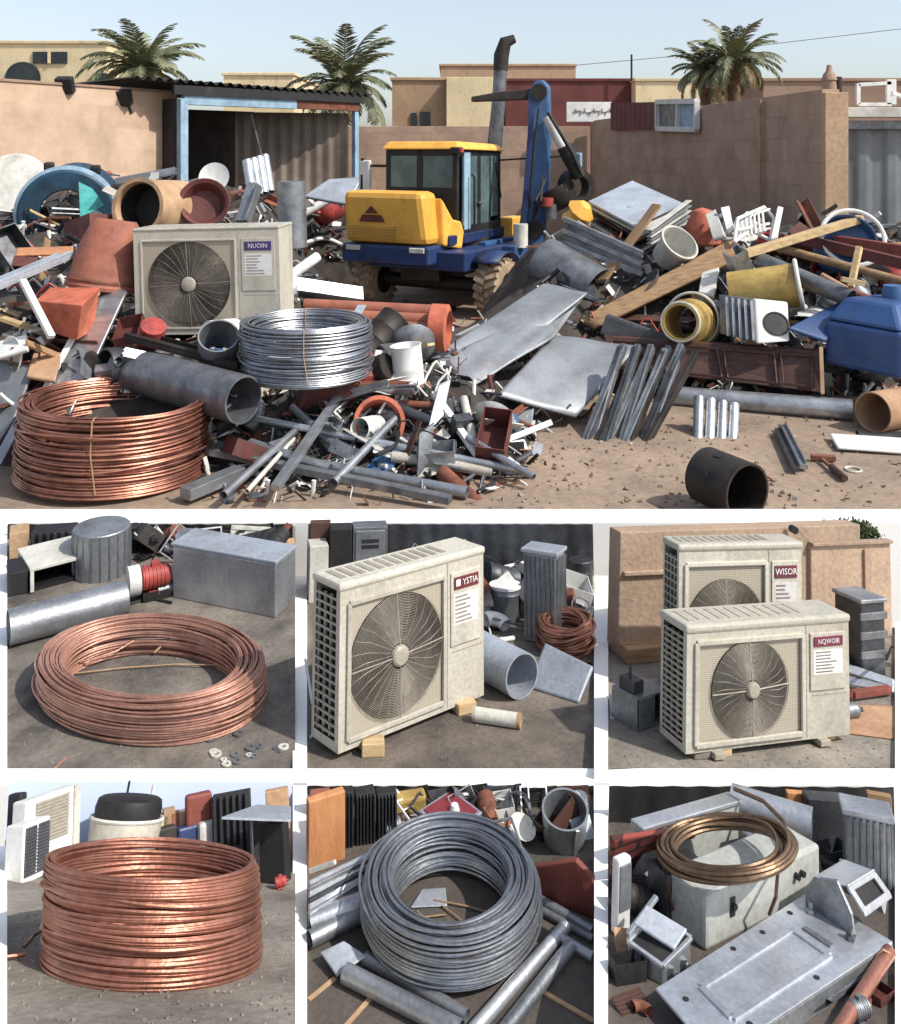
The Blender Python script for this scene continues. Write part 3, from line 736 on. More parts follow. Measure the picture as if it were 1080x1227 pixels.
KNAME = {'sheet':('sheet_offcut','sheet metal'),'angle':('angle_bar','metal bar'),'tube':('metal_tube','tube'),'bent_tube':('bent_tube','tube'),'ring':('wire_loop','wire'),'box':('open_casing','metal casing'),'panel':('corrugated_sheet','sheet metal'),'profile':('channel_profile','profile'),'can':('tin_can','can'),'elbow':('duct_elbow','duct'),'grille':('wire_grille','grille'),'frame':('scrap_rack','rack'),'plank':('wood_plank','plank'),'drum':('scrap_drum','drum'),'dish':('metal_dish','dish'),'motor':('electric_motor','motor')}
KTXT = {'sheet':'bent sheet offcut','angle':'angle bar','tube':'short open tube','bent_tube':'bent thin tube','ring':'loop of thick wire','box':'open metal casing','panel':'ribbed sheet','profile':'channel profile','can':'dented can','elbow':'duct elbow','grille':'wire grille','frame':'rectangular frame','plank':'broken plank','drum':'open drum','dish':'round shallow dish','motor':'small electric motor'}
MTXT = {'galvanised':'grey galvanised','galvanised_bright':'bright galvanised','aluminium':'silvery','steel_dark':'dark steel','steel_grey':'mid grey','sheet_grey':'dull grey','sheet_pale':'pale bluish','wire_steel':'shiny steel','black_iron':'blackened','black':'black','copper':'copper','rust':'rusty brown','terracotta':'terracotta','orange_rust':'orange','maroon':'dark red','red':'red','white':'white','off_white':'off white','cream':'cream','yellow':'yellow','blue':'blue','blue_deep':'navy','light_blue':'light blue','teal':'teal','wood':'brown wooden','wood_pale':'pale wooden','wood_dark':'dark wooden','wood_orange':'orange wooden','tan':'tan','olive_yellow':'mustard','cardboard':'cardboard coloured','brass_tube':'brass coloured','rubber':'black rubber','cream_shade':'beige'}
PCACHE = {}
def piece_mesh(kind, m, var):
    key = (kind, m, var)
    if key not in PCACHE:
        mb, th = piece(kind, random.Random(kind+str(var))); me = mb.mesh(KNAME[kind][0], m); PCACHE[key] = (me, th)
    return PCACHE[key]
def scrap(kind, m, M, label, group=None, var=0):
    me, th = piece_mesh(kind, m, var)
    o = bpy.data.objects.new(KNAME[kind][0], me); COL.objects.link(o); o.matrix_world = M
    if th: solid(o, th)
    return props(o, label, KNAME[kind][1], group)
def extent(o):                                           # picture box of an object
    q = [proj(o.matrix_world @ V(c)) for c in o.bound_box]
    return min(a for a, b in q), min(b for a, b in q), max(a for a, b in q), max(b for a, b in q)
def clutter(pl, rows, seed, where):                      # loose pieces on a plot: (kind, material, x, y, size in pixels, yaw, pitch, roll)
    for i, (k, m, x, y, s_, yw, rx, ry) in enumerate(rows):
        p = pl.P(x, y, 0); sc = s_/F*p.y
        for _ in range(14):
            o = scrap(k, m, pl.M(p, yw, rx, ry, sc), None, var=seed+i)
            zz = min((pl.n.dot((o.matrix_world @ V(c))-pl.O)) for c in o.bound_box)
            o.matrix_world = Matrix.Translation(-pl.n*zz*.97) @ o.matrix_world
            e = extent(o); bx = pl.box
            if e[0] > bx[0]-3 and e[2] < bx[2]+3 and e[1] > bx[1]-3 and e[3] < bx[3]+12: break
            bpy.data.objects.remove(o); sc *= .88
            cx_, cy_ = (e[0]+e[2])/2, (e[1]+e[3])/2
            dx = max(0, bx[0]-e[0])-max(0, e[2]-bx[2])
            p = pl.P(proj(p)[0]+dx*.4, proj(p)[1]+(3 if e[1] < bx[1]-3 else 0), 0)
            o = None
        if o is None: continue
        o['label'] = where[i] if isinstance(where, list) else f"{MTXT[m]} {KTXT[k]} {where}"
# ------------------------------------------------------------------ the excavator
EY = R(62); EO = V((.05, 17.9, 0))
ex = root('excavator', 'yellow and blue wheeled excavator standing in the middle of the scrap yard', 'excavator', Matrix.Translation(EO) @ Matrix.Rotation(EY, 4, 'Z'))
EI = ex.matrix_world.inverted()
def EW(x, y, d): return EI @ W(x, y, d)
def wheel(c, r=.52, w=.44):
    M = Matrix.Translation(c) @ Matrix.Rotation(PI/2, 4, 'X')
    mb = MB().lathe([(r*.52,-w/2),(r*.86,-w/2),(r*.95,-w*.42),(r*.95,w*.42),(r*.86,w/2),(r*.52,w/2)], 36, M)
    for k in range(22):
        a = 2*PI*k/22
        for s_ in (-1,1):
            Q = M @ Matrix.Rotation(a+s_*.07, 4, 'Z')
            mb.box(Q @ V((r*.955,0,s_*w*.25)), (.10, .075, w*.46), (Q @ Matrix.Rotation(s_*.35, 4, 'X')).to_3x3())
    o = part(ex, 'wheel', mb, 'tyre')
    part(o, 'rim', MB().lathe([(0,-w*.2),(r*.2,-w*.2),(r*.24,-w*.32),(r*.48,-w*.26),(r*.54,-w*.48),(r*.54,w*.48),(r*.48,w*.26),(r*.24,w*.32),(r*.2,w*.2),(0,w*.2)], 28, M), 'black_iron')
RA, FA = -.78, 1.85
for yy in (-1.3, 1.3):
    for xx in (RA, FA): wheel(V((xx, yy, .52)))
part(ex, 'axle', MB().cyl((RA,-1,.54),(RA,1,.54),.13).cyl((FA,-1,.54),(FA,1,.54),.13).box((.3,0,.8),(3.2,.8,.34)), 'black_iron')
part(ex, 'chassis', MB().box((.25, 0, 1.02), (3.4, 2.0, .34)).box((1.9,0,.75),(.5,2.2,.12)), 'blue_deep', .03)
part(ex, 'turntable', MB().cyl((.2,0,1.15),(.2,0,1.3),.62), 'black_iron')
def upart(name, mb, *a): return part(ex, name, mb.xform(Matrix.Translation((0,.55,0))), *a)
upart('deck', MB().box((.45, -.15, 1.36), (3.3, 1.95, .2)), 'blue_deep', .03)
# counterweight: a rounded block at the rear
mb = MB(); pts = [V((-1.72,-.95,1.30)), V((-1.72,.82,1.30)), V((-1.2,.82,1.30)), V((-1.2,-.95,1.30))]
tp = [V((-1.80,-.86,2.26)), V((-1.80,.82,2.26)), V((-1.2,.82,2.26)), V((-1.2,-.86,2.26))]
mb.hexa(pts, tp); upart('counterweight', mb, 'yellow', .12)
upart('engine_skirt', MB().box((-1.35,-.06,1.12),(.8,1.85,.34)), 'blue_deep', .05)
# side shroud that steps down from the counterweight to the cab
sd_ = MB().prism([V((-1.3,-1.05,1.28)), V((-.78,-1.16,1.18)), V((-.70,-1.16,1.5)), V((-.82,-1.16,1.7)), V((-1.05,-1.12,1.74)), V((-1.28,-1.0,2.15))], (0,.4,0)); upart('side_shroud', sd_, 'yellow', .04)
upart('step_box', MB().box((1.5,-1.1,1.42),(.75,.3,.42)), 'yellow', .03); upart('step', MB().box((.55,-1.26,1.22),(1.4,.14,.07)).box((1.2,-1.25,1.0),(.6,.16,.06)), 'blue', .01)
upart('tail_lamp', MB().box((-1.75,-.75,1.22),(.06,.3,.09)), 'off_white', .01); upart('tail_lamp', MB().box((-1.75,.6,1.22),(.06,.3,.09)), 'off_white', .01)
# decal on the rear: a small peak above a bar of lettering
DM = ex.matrix_world; fx = lambda y, z: V((-1.72-.1*(z-1.3)/.98-.012, y, z))
mb = MB().prism([fx(.32,1.86), fx(.04,1.86), fx(.18,2.0)], (-.008,0,0)).prism([fx(.46,1.70), fx(-.1,1.70), fx(-.02,1.83), fx(.38,1.83)], (-.006,0,0))
dc = upart('rear_decal', mb, 'maroon')
# cab
cz0, cz1 = 1.46, 3.02; cx0, cx1, cy0, cy1 = -.92, .95, -1.12, .42
posts = MB()
for (a, b) in ((cx0+.05,cy0+.05),(cx0+.05,cy1-.05),(cx1-.02,cy0+.05),(cx1-.02,cy1-.05)): posts.box((a,b,(cz0+cz1)/2),(.1,.1,cz1-cz0))
posts.box((.02,cy0+.04,(cz0+cz1)/2),(.14,.07,cz1-cz0)).box((.52,cy0+.04,(cz0+cz1)/2),(.06,.06,cz1-cz0)).box((cx0+.04,-.32,(cz0+cz1)/2),(.07,.13,cz1-cz0))
posts.box(((cx0+cx1)/2,cy0+.045,cz0+.06),(cx1-cx0,.08,.16)).box((cx0+.045,(cy0+cy1)/2,cz0+.42),(.08,cy1-cy0,.86)).box(((cx0+cx1)/2,cy1-.045,cz0+.2),(cx1-cx0,.08,.4)).box(((cx0+cx1)/2,cy0+.045,cz1-.06),(cx1-cx0,.08,.12)).box((cx0+.045,(cy0+cy1)/2,cz1-.06),(.08,cy1-cy0,.12)).box((cx1-.02,(cy0+cy1)/2,cz1-.06),(.08,cy1-cy0,.12)).box((cx1-.02,(cy0+cy1)/2,cz0+.25),(.08,cy1-cy0,.5))
upart('cab_frame', posts, 'black', .015)
upart('door_pillar', MB().box((-.5,cy0+.03,(cz0+cz1)/2),(.26,.07,cz1-cz0-.1)), 'light_blue', .02)
rf = MB().hexa([V((cx0-.08,cy0-.08,cz1)),V((cx1+.1,cy0-.08,cz1-.04)),V((cx1+.1,cy1+.08,cz1-.04)),V((cx0-.08,cy1+.08,cz1))],[V((cx0+.04,cy0+.02,cz1+.15)),V((cx1-.02,cy0+.02,cz1+.1)),V((cx1-.02,cy1-.02,cz1+.1)),V((cx0+.04,cy1-.02,cz1+.15))])
upart('cab_roof', rf, 'yellow', .04)
gl = lambda *a: upart('window', MB().box(*a), 'cab_glass')
gl((cx0+.03,.06,2.45),(.02,.64,.9)); gl((cx0+.03,-.72,2.45),(.02,.66,.9)); gl((-.2,cy0+.03,2.25),(.32,.02,1.3)); gl((.28,cy0+.03,2.25),(.42,.02,1.3)); gl((.74,cy0+.03,2.3),(.36,.02,1.2)); gl((cx1-.02,-.35,2.4),(.02,1.3,1.1)); gl((.02,cy1-.03,2.4),(1.7,.02,1.0))
upart('seat', MB().box((-.3,-.35,1.85),(.5,.52,.14)).box((-.52,-.35,2.2),(.14,.5,.7)).box((-.55,-.35,2.62),(.1,.28,.2)), 'black', .04)
upart('control_levers', MB().tube([(.35,-.6,1.5),(.32,-.62,2.1)],.025,6).tube([(.35,-.1,1.5),(.32,-.08,2.1)],.025,6).box((.6,-.35,1.8),(.2,.5,.5)).tube([(.45,-.35,1.9),(.3,-.35,2.3)],.03,6), 'black_iron')
wm = upart('work_lamp', MB().box((cx0-.06,cy0-.02,3.0),(.16,.2,.12)), 'black', .02); part(wm, 'lens', MB().box((cx0-.1,cy0-.14+.55,3.0),(.1,.06,.08)), 'red', .01)
upart('wiper', MB().tube([(.72,cy0-.01,2.75),(.95,cy0-.02,2.05)],.018,5), 'black')
mi = part(ex, 'mirror', MB().box(EW(691,192,18.0),(.1,.22,.3)), 'light_blue', .03); mi2 = part(ex, 'mirror', MB().box((-.75,1.55,2.5),(.1,.26,.62)), 'white', .03); part(ex, 'mirror_arm', MB().tube([(-.75,.98,2.7),(-.75,1.6,2.7)],.03,6).tube([(-.78,1.6,1.4),(-.75,1.6,2.85)],.05,6), 'black'); part(ex, 'mirror_arm', MB().tube([(.9,-.52,2.8),EW(691,186,18.0)],.02,6), 'black')
part(ex, 'hydraulic_tank', MB().cyl(EW(624,296,17.6),EW(624,268,17.6),.14,16), 'off_white'); part(ex, 'air_filter', MB().cyl(EW(660,262,17.8),EW(660,244,17.8),.12,14), 'steel_grey'); part(ex, 'beacon', MB().cyl(EW(656,247,17.6),EW(656,237,17.6),.12,14), 'red')
upart('grab_rail', MB().tube([(-.45,-1.2,1.55),(-.45,-1.24,1.62),(-.45,-1.24,2.5),(-.45,-1.18,2.56)], .022, 6), 'black'); upart('door_handle', MB().box((.0,-1.15,2.0),(.16,.04,.05)), 'steel_grey', .01)
mb = MB()
for k in range(5): mb.box((-1.83,.15,1.42+.05*k),(.02,1.1,.018))
upart('rear_vent', mb, 'olive_yellow')
for yy in (-1.3, 1.3):
    mb = MB(); mb.grid(lambda u, v: (RA+.66*math.cos(PI*(.12+.62*u)), yy+(v-.5)*.5, .55+.62*math.sin(PI*(.12+.62*u))), 14, 1); solid(part(ex, 'mudguard', mb, 'blue_deep'), .03)
part(ex, 'tool_box', MB().box((.55,-1.08,.98),(.9,.4,.42)), 'blue', .03); part(ex, 'stabiliser', MB().box((2.35,0,.62),(.12,2.3,.5)), 'blue_deep', .02)
# boom, stick, ram and clamshell ring
def slab(pq, w, name, m, bevel=.03):
    mb = MB(); ax = (EI.to_3x3() @ V((.25,1,0))).normalized()*w
    mb.prism([EW(*p)-ax*.5 for p in pq], ax); return part(ex, name, mb, m, bevel)
bd_ = 18.2
slab([(616,314,bd_),(648,324,bd_),(656,250,bd_),(659,200,bd_),(660,150,bd_),(659,104,bd_),(652,96,bd_),(642,98,bd_),(635,112,bd_),(633,190,bd_),(625,262,bd_)], .34, 'boom', 'blue')
slab([(622,300,bd_-.26),(630,300,bd_-.26),(640,130,bd_-.26),(635,130,bd_-.26)], .06, 'boom_rib', 'blue_deep', .01)
part(ex, 'boom_pin', MB().cyl(EW(646,110,17.9), EW(646,110,18.6), .16), 'black_iron'); part(ex, 'boom_pin', MB().cyl(EW(641,275,17.9), EW(641,275,18.6), .18), 'black_iron')
slab([(566,116,bd_),(566,122,bd_),(650,119,bd_),(650,105,bd_),(640,106,bd_),(600,110,bd_)], .2, 'stick', 'black_iron', .02)
part(ex, 'ram_cylinder', MB().cyl(EW(655,140,bd_-.3), EW(680,186,bd_-.4), .1, 16), 'white'); part(ex, 'ram_rod', MB().cyl(EW(680,186,bd_-.4), EW(695,212,bd_-.4), .13, 16).cyl(EW(676,175,bd_-.4), EW(684,190,bd_-.4), .15, 16), 'black_iron')
part(ex, 'ram_hose', MB().tube([EW(657,135,bd_-.45),EW(672,160,bd_-.7),EW(686,184,bd_-.6),EW(697,210,bd_-.5)], .035, 6).tube([EW(646,130,bd_-.3),EW(640,180,bd_-.5),EW(634,250,bd_-.5)], .03, 6), 'black')
gc_ = EW(690,224,bd_-.2)
mb = MB().lathe([(.23,-.12),(.36,-.12),(.36,.12),(.23,.12)], 28, Matrix.Translation(gc_) @ Matrix.Rotation(-EY+.5, 4, 'Z') @ Matrix.Rotation(PI/2, 4, 'X'), closed=True)
part(ex, 'grapple_ring', mb, 'black_iron')
part(ex, 'bucket', MB().lathe([(.0,0),(.25,.03),(.36,.18),(.4,.4),(.37,.4),(.33,.18),(0,.06)], 24, Matrix.Translation(EW(676,250,bd_-.2)) @ Matrix.Rotation(-.5, 4, 'X')), 'black_iron')
for s_ in (0,1): part(ex, 'hydraulic_hose', MB().tube([EW(636,270+s_*12,17.8),EW(648-s_*6,240,17.5),EW(650+s_*4,214,17.7)], .03, 6), 'black')
# tall exhaust stack behind the cab with a cut, bent tip
st = MB().tube([EW(592,184,19.2),EW(597,130,19.2),EW(600,82,19.2)], [.16,.145,.14], 18); part(ex, 'exhaust_stack', st, 'steel_grey')
part(ex, 'exhaust_tip', MB().tube([EW(600,84,19.2),EW(601,66,19.2),EW(606,50,19.2),EW(617,46,19.2)], [.155,.16,.14,.09], 16), 'black_iron')

# ------------------------------------------------------------------ big pieces of the heap, placed where the photo shows them
def AX(p, q): return (V(q)-V(p)).normalized()
NY = V((0,0,1))
def ypipe(name, label, cat, a, b, r, m, t=None, n=32, group=None, inner=None, r2=None):
    o = single(name, label, cat, MB().pipe(a, b, r, t, n, r2), m, group=group); return o
def ysheet(name, label, cat, pts, m, t=.02, group=None, bevel=.004, sag=0):
    a, b, c, d = [V(p) for p in pts]
    mb = MB(); nn = ((b-a).cross(d-a)).normalized()
    mb.grid(lambda u, v: (a*(1-u)+b*u)*(1-v)+(d*(1-u)+c*u)*v+nn*(sag*math.sin(PI*u)*math.sin(PI*v)+(.012*math.sin(9*u+5*v)*math.sin(7*v) if sag else 0)), 24, 16)
    return single(name, label, cat, mb, m, thick=t, group=group)
# white air conditioner on the heap
a, b = W(163,404,10.2), W(337,397,10.05)
w_ = (b-a).length; X_ = (b-a).normalized(); X_.z *= .5; X_.normalize(); Zx = V((0,0,1)); Yx = Zx.cross(X_).normalized(); Zx = X_.cross(Yx)
Mac = Matrix((X_, Yx, Zx)).transposed().to_4x4(); Mac.translation = (a+b)/2+Yx*.28
ac_unit('cream air conditioner perched on the open scrap heap beside the terracotta barrel', Mac, w_, 126/F*10.1, .56, 'purple', 'NUOIN')
# copper coil and steel coil
p = W(136,578,8.55); p.z = max(p.z, .0)
coil('wire_coil', 'large open coil of copper wire lying at the left front of the scrap heap', 'wire coil', Matrix.Translation(V((p.x, p.y, .03))) @ Euler((-.02,.035,0)).to_matrix().to_4x4(),   .71, .855, .66, .0112, 'copper', 32, 4, jr=.016, jz=.007, taper=.02, ties=3, seed=4)
p = W(367,448,9.2)
coil('wire_coil', 'coil of bright steel wire on the scrap heap in front of the terracotta pipes', 'wire coil', Matrix.Translation(p), .51, .65, .53, .010, 'wire_steel', 29, 4, jr=.012, jz=.006, ties=2, seed=9)
# left part
single('round_plate', 'grey speckled round lid leaning on the block wall at the far left', 'lid', MB().lathe([(0,.1),(.78,.06),(.84,0),(.8,-.02),(0,-.02)], 36, Matrix.Translation(W(6,232,17.0)) @ Euler((R(62),R(-12),0)).to_matrix().to_4x4()), 'off_white')
M = Matrix.Translation(W(86,252,15.8)) @ Euler((R(96),0,R(14))).to_matrix().to_4x4()
tk = root('steel_tank', 'dark teal tank ring with a wide open front at the left wall', 'tank', M)
part(tk, 'shell', MB().lathe([(.74,-.8),(.8,.5),(.74,.56),(.44,.57),(.42,.5),(.5,.4),(.66,-.7)], 48, closed=True), 'teal_dark', .01)
part(tk, 'rim_band', MB().lathe([(.76,.53),(.83,.5),(.83,.4),(.8,.4)], 48), 'light_blue')
for a in (60, 112, 28): part(tk, 'lug', MB().box((.84*math.cos(R(a)), .84*math.sin(R(a)), .2), (.16,.16,.16)), 'black_iron', .03)
ysheet('sheet_offcut', 'turquoise sheet standing in front of the teal tank ring', 'sheet metal', [W(96,262,14), W(126,246,14.2), W(110,226,14.6), W(94,218,14.5)], 'teal', .02)
ysheet('sheet_offcut', 'cream strip lying over the teal tank ring', 'sheet metal', [W(122,228,14), W(148,240,14.1), W(146,232,14.8), W(128,222,14.8)], 'cream', .02)
dm = root('steel_drum', 'tan drum lying with its black open mouth towards the viewer', 'drum', Matrix.Translation(W(182,250,13.6)) @ Euler((R(82),0,R(-16))).to_matrix().to_4x4())
part(dm, 'shell', MB().lathe([(.50,-.7),(.40,.32),(.43,.36),(.37,.36),(.35,.3),(.44,-.66),(0,-.66)], 32), 'tan'); part(dm, 'dark_insert', MB().lathe([(.36,.33),(.33,-.1),(0,-.1)], 32), 'black')  # black cup painted in as the dark of the open mouth
M = Matrix.Translation(W(245,245,13.8)) @ Euler((R(70),R(8),R(10))).to_matrix().to_4x4()
pb = root('rusty_pan', 'dark red rusty pan tilted towards the viewer beside the tan drum', 'pan', M); part(pb, 'bowl', MB().lathe([(0,-.12),(.25,-.1),(.34,.1),(.38,.12),(.36,.14),(.31,.11),(.24,-.06),(0,-.08)], 32), 'maroon')
single('metal_dish', 'white round dish standing before the dark shed opening', 'dish', MB().lathe([(0,0),(.14,.02),(.24,.08),(.25,.09),(.13,.04),(0,.02)], 24, Matrix.Translation(W(258,214,15)) @ Euler((R(70),0,0)).to_matrix().to_4x4()), 'white')
mb = MB(); q0 = W(304,236,14.2)
for k in range(4):
    mb.pipe(W(303+k*7,236-k*2,14.2+.1*k), W(296+k*7,193-k*2,14.5+.1*k), .075, .01, 14)
single('tube_bundle', 'bundle of short bright tubes standing before the shed', 'tube', mb, 'galvanised_bright')
single('channel_profile', 'pale twin channel leaning upright beside the tan and red drums', 'profile', MB().bar(W(289,266,12.6),W(303,220,12.9),.13,.1).bar(W(296,266,12.5),W(311,222,12.8),.03,.14), 'galvanised', .004)
ypipe('steel_pipe', 'short fat galvanised pipe standing upright behind the air conditioner', 'pipe', W(351,296,12.2), W(349,217,12.2), .19, 'galvanised', .012)
M = Matrix.Translation(W(126,346,10.6)) @ Euler((R(-6),R(7),0)).to_matrix().to_4x4()
br_ = root('barrel', 'tall tapering terracotta barrel beside the air conditioner', 'barrel', M)
part(br_, 'body', MB().lathe([(0,.0),(.44,0),(.445,.04),(.42,.08),(.37,.45),(.26,.76),(.23,.80),(.2,.8),(.2,.7),(0,.7)], 32), 'terracotta')
part(br_, 'band', MB().lathe([(.428,.06),(.436,.1),(.424,.12)], 32), 'rust')
ysheet('folded_sheet', 'pale blue panel with folded edge behind the excavator rear', 'panel', [W(364,236,18.6), W(418,246,18.4), W(434,213,19), W(394,216,19)], 'sheet_pale', .06)
# channels and boxes at the left edge
def channel(name, label, p, q, w, h, m, group=None):
    mb = MB(); p, q = V(p), V(q); a = (q-p).normalized(); x = a.cross(V((0,0,1))).normalized(); z = x.cross(a)
    for (o1, ww, hh_) in ((V((0,0,0)), w, .015), (x*(w/2-.008)+z*h/2, .015, h-.02), (-x*(w/2-.008)+z*h/2, .015, h-.02)):
        mb.bar(p+o1, q+o1, ww, hh_)
    mb.bar(p+x*(w/2-.035)+z*h, q+x*(w/2-.035)+z*h, .07, .014)
    return single(name, label, 'profile', mb, m, .003, group)
channel('channel_profile', 'long pale blue channel leaning on the heap at the left edge', W(-14,348,9.4), W(80,308,10.6), .2, .07, 'sheet_pale')
ysheet('sheet_strip', 'wide grey folded strip leaning between the copper coil and the air conditioner', 'sheet metal', [W(46,490,9.0), W(84,498,8.9), W(152,350,10.2), W(124,342,10.4)], 'aluminium', .035)
single('flat_bar', 'white edge bar lying along the wide grey strip', 'metal bar', MB().bar(W(40,492,8.9), W(122,340,10.3), .06, .03), 'white', .004)
single('flat_bar', 'thin white leg standing in the scrap left of the red hopper', 'metal bar', MB().bar(W(62,404,9.2), W(27,336,9.6), .07, .05), 'white', .005)
hb = MB().hexa([W(66,400,9.7),W(92,408,9.5),W(112,396,9.9),W(84,388,10.2)], [W(42,360,9.7),W(98,366,9.3),W(120,344,10.0),W(60,344,10.4)])
single('hopper', 'red brown sheet hopper half buried left of the grey strip', 'hopper', hb, 'orange_rust', .01)
for (lab, pts, m) in (('dark grey sheet leaning at the left edge above the copper coil', [(-8,540,8.7),(18,500,8.8),(42,440,9.3),(-8,430,9.5)], 'sheet_grey'), ('narrow white edged sheet running down to the copper coil', [(-10,556,8.45),(2,556,8.45),(44,478,9.0),(36,472,9.05)], 'sheet_pale'), ('white plate lying flat at the left edge above dark scrap', [(-8,432,9.2),(34,420,9.1),(32,402,9.5),(-8,412,9.6)], 'white'), ('orange brown plank across the scrap under the teal tank', [(18,306,11),(88,304,11.2),(88,296,11.8),(20,298,11.6)], 'wood_orange'), ('tan board leaning left of the wide grey strip', [(32,452,9.1),(66,458,9.0),(74,424,9.5),(42,420,9.6)], 'cardboard')):
    ysheet('sheet_offcut', lab, 'sheet metal', [W(*p) for p in pts], m, .03)
# dark pipes in front of the air conditioner
ypipe('steel_pipe', 'long dark steel pipe with its open end towards the viewer before the air conditioner', 'pipe', W(150,440,9.5), W(292,479,8.5), .225, 'steel_grey', .02, 40)
ypipe('steel_pipe', 'shorter dark pipe with open left end lying behind the long dark pipe', 'pipe', W(126,441,9.3), W(215,432,9.9), .2, 'steel_dark', .018)
ypipe('steel_pipe', 'stub of grey pipe pointing up beside the steel wire coil', 'pipe', W(262,432,9.3), W(262,402,9.05), .2, 'galvanised', .015)
channel('channel_profile', 'black channel lying along the top of the dark steel pipes', W(158,404,9.5), W(292,440,9.0), .26, .06, 'black_iron')
# terracotta pipe bundle
tb = root('pipe_bundle', 'bundle of terracotta pipes strapped together below the excavator', 'pipe bundle', W(440,392,10.9))
for i, (dy, dd) in enumerate(((-14,.28),(-3,.08),(8,-.1),(19,-.2),(-4,.5),(10,.45))):
    wpart(tb, 'pipe', MB().pipe(W(366,380+dy,10.9+dd), W(526,388+dy,10.6+dd), .085, .014, 18), 'terracotta')
wpart(tb, 'collar', MB().lathe([(.24,0),(.27,.02),(.27,.2),(.2,.22),(.2,.0)], 28, Matrix.Translation(W(516,392,10.55)) @ AX(W(366,384,10.9), W(526,392,10.6)).to_track_quat('Z','Y').to_matrix().to_4x4(), closed=True), 'orange_rust')
wpart(tb, 'strap', MB().bar(W(425,382,10.55), W(434,366,10.9), .1, .02), 'sheet_pale')
cn = root('tin_can', 'white dented can standing between the steel coil and the grey sheets', 'can', Matrix.Translation(W(491,461,9.6)) @ Euler((.0,-.1,0)).to_matrix().to_4x4())
part(cn, 'body', MB().lathe([(0,0),(.16,0),(.165,.02),(.16,.04),(.16,.16),(.165,.18),(.16,.2),(.16,.4),(.168,.42),(.155,.42),(.15,.36),(0,.36)], 24), 'white')
# the big grey sheets
ysheet('sheet_metal', 'big dull grey sheet leaning up towards the excavator wheel', 'sheet metal', [W(516,436,10.3), W(545,476,9.8), W(664,404,11.0), W(702,352,12.2), ][:4], 'sheet_grey', .03, sag=.03)
ysheet('sheet_metal', 'big dull grey sheet with a folded edge lying over the first grey sheet', 'sheet metal', [W(516,430,10.35), W(620,420,10.9), W(704,352,11.8), W(652,340,12.4)], 'sheet_grey', .03, sag=.025)
ysheet('sheet_metal', 'pale grey sheet in front with its corner pointing to the ribbed profiles', 'sheet metal', [W(596,474,9.7), W(690,500,9.9), W(764,416,11.0), W(664,402,11.3)], 'sheet_grey', .03, sag=-.03)
ysheet('sheet_offcut', 'small grey flap hanging below the pale grey sheet', 'sheet metal', [W(606,540,9.4), W(636,520,9.5), W(640,490,9.8), W(600,500,9.7)], 'sheet_grey', .02)
# right part
ypipe('steel_pipe', 'wide dark grey pipe section lying below the excavator bucket', 'pipe', W(652,312,13.6), W(716,350,13.0), .36, 'steel_grey', .015, 36)
ysheet('timber_board', 'broad weathered brown board lying diagonally over the scrap', 'board', [W(694,384,12.2), W(712,394,12.0), W(894,306,12.6), W(880,286,12.9)], 'wood', .05)
# stack of sheets
ss = root('sheet_stack', 'stack of metal sheets topped by a pale bluish sheet in front of the brown wall', 'sheet stack', W(760,262,14.2))
tq = [W(708,240,14.6), W(764,270,13.6), W(818,243,14.2), W(758,216,15.4)]
for k in range(9):
    dz = V((0,0,-.012-.075*k)); j = [V((random.uniform(-.07,.07), random.uniform(-.06,.06), random.uniform(-.015,.015))) for _ in range(4)]
    wpart(ss, 'sheet', MB().hexa([tq[i]+dz+j[i]-V((0,0,.028)) for i in range(4)], [tq[i]+dz+j[i] for i in range(4)]), 'sheet_pale' if k == 0 else ('steel_dark', 'off_white', 'steel_grey', 'wood_dark')[k % 4])
for k in range(5):
    single('sheet_strip', 'one of the thin pale strips fanned out from the right side of the sheet stack', 'sheet metal', MB().bar(W(778,276+k*4,13.4), W(826,240+k*6,14.0), .1, .016), ('off_white','sheet_grey')[k % 2], .002, group='strips fanned out beside the sheet stack')
single('scrap_lump', 'crumpled orange yellow casting caught under the bucket', 'scrap', MB().lathe([(0,-.2),(.2,-.16),(.14,0),(.24,.1),(.1,.24),(.0,.26)], 9, Matrix.Translation(W(692,258,14.4)) @ Euler((.5,.6,0)).to_matrix().to_4x4(), smooth=False), 'yellow', .01)
for k in range(5):
    single('long_strip', 'one of the long grey rails sloping down left below the sheet stack', 'rail', MB().bar(W(676,262+k*7,13.6), W(770,304+k*6,12.8), .06, .07), ('galvanised','steel_grey')[k % 2], .004, group='rails below the sheet stack')
# pale timber and rusty pipes
single('timber_beam', 'long pale timber beam pointing up right towards the grey gate', 'beam', MB().bar(W(893,304,11.8), W(1032,262,12.6), .12, .1), 'wood_pale', .006)
for i, (a, b, m, r, lab) in enumerate((((898,306,12.0),(1090,376,10.6),'rust',.05,'upper thin rusty pipe running down to the blue tank'), ((930,296,12.4),(1092,340,11.2),'wood',.055,'brown pole lying under the timber beam'), ((910,312,11.9),(1020,358,10.9),'steel_grey',.11,'thick grey green pipe lying under the rusty pipes'), ((960,286,12.6),(1092,318,11.6),'maroon',.09,'dark red beam at the right edge beside the blue drum'), ((1000,290,12.5),(1095,304,12.0),'red_board',.12,'red brown plank at the right edge below the gate'), ((985,330,11.6),(1095,392,10.6),'cardboard',.04,'thin tan stick above the blue tank'))):
    if m in ('maroon','red_board'): single('metal_beam', lab, 'beam', MB().bar(W(*a), W(*b), r*1.3, r*1.6), m, .006)
    else: ypipe('metal_pipe', lab, 'pipe', W(*a), W(*b), r, m)
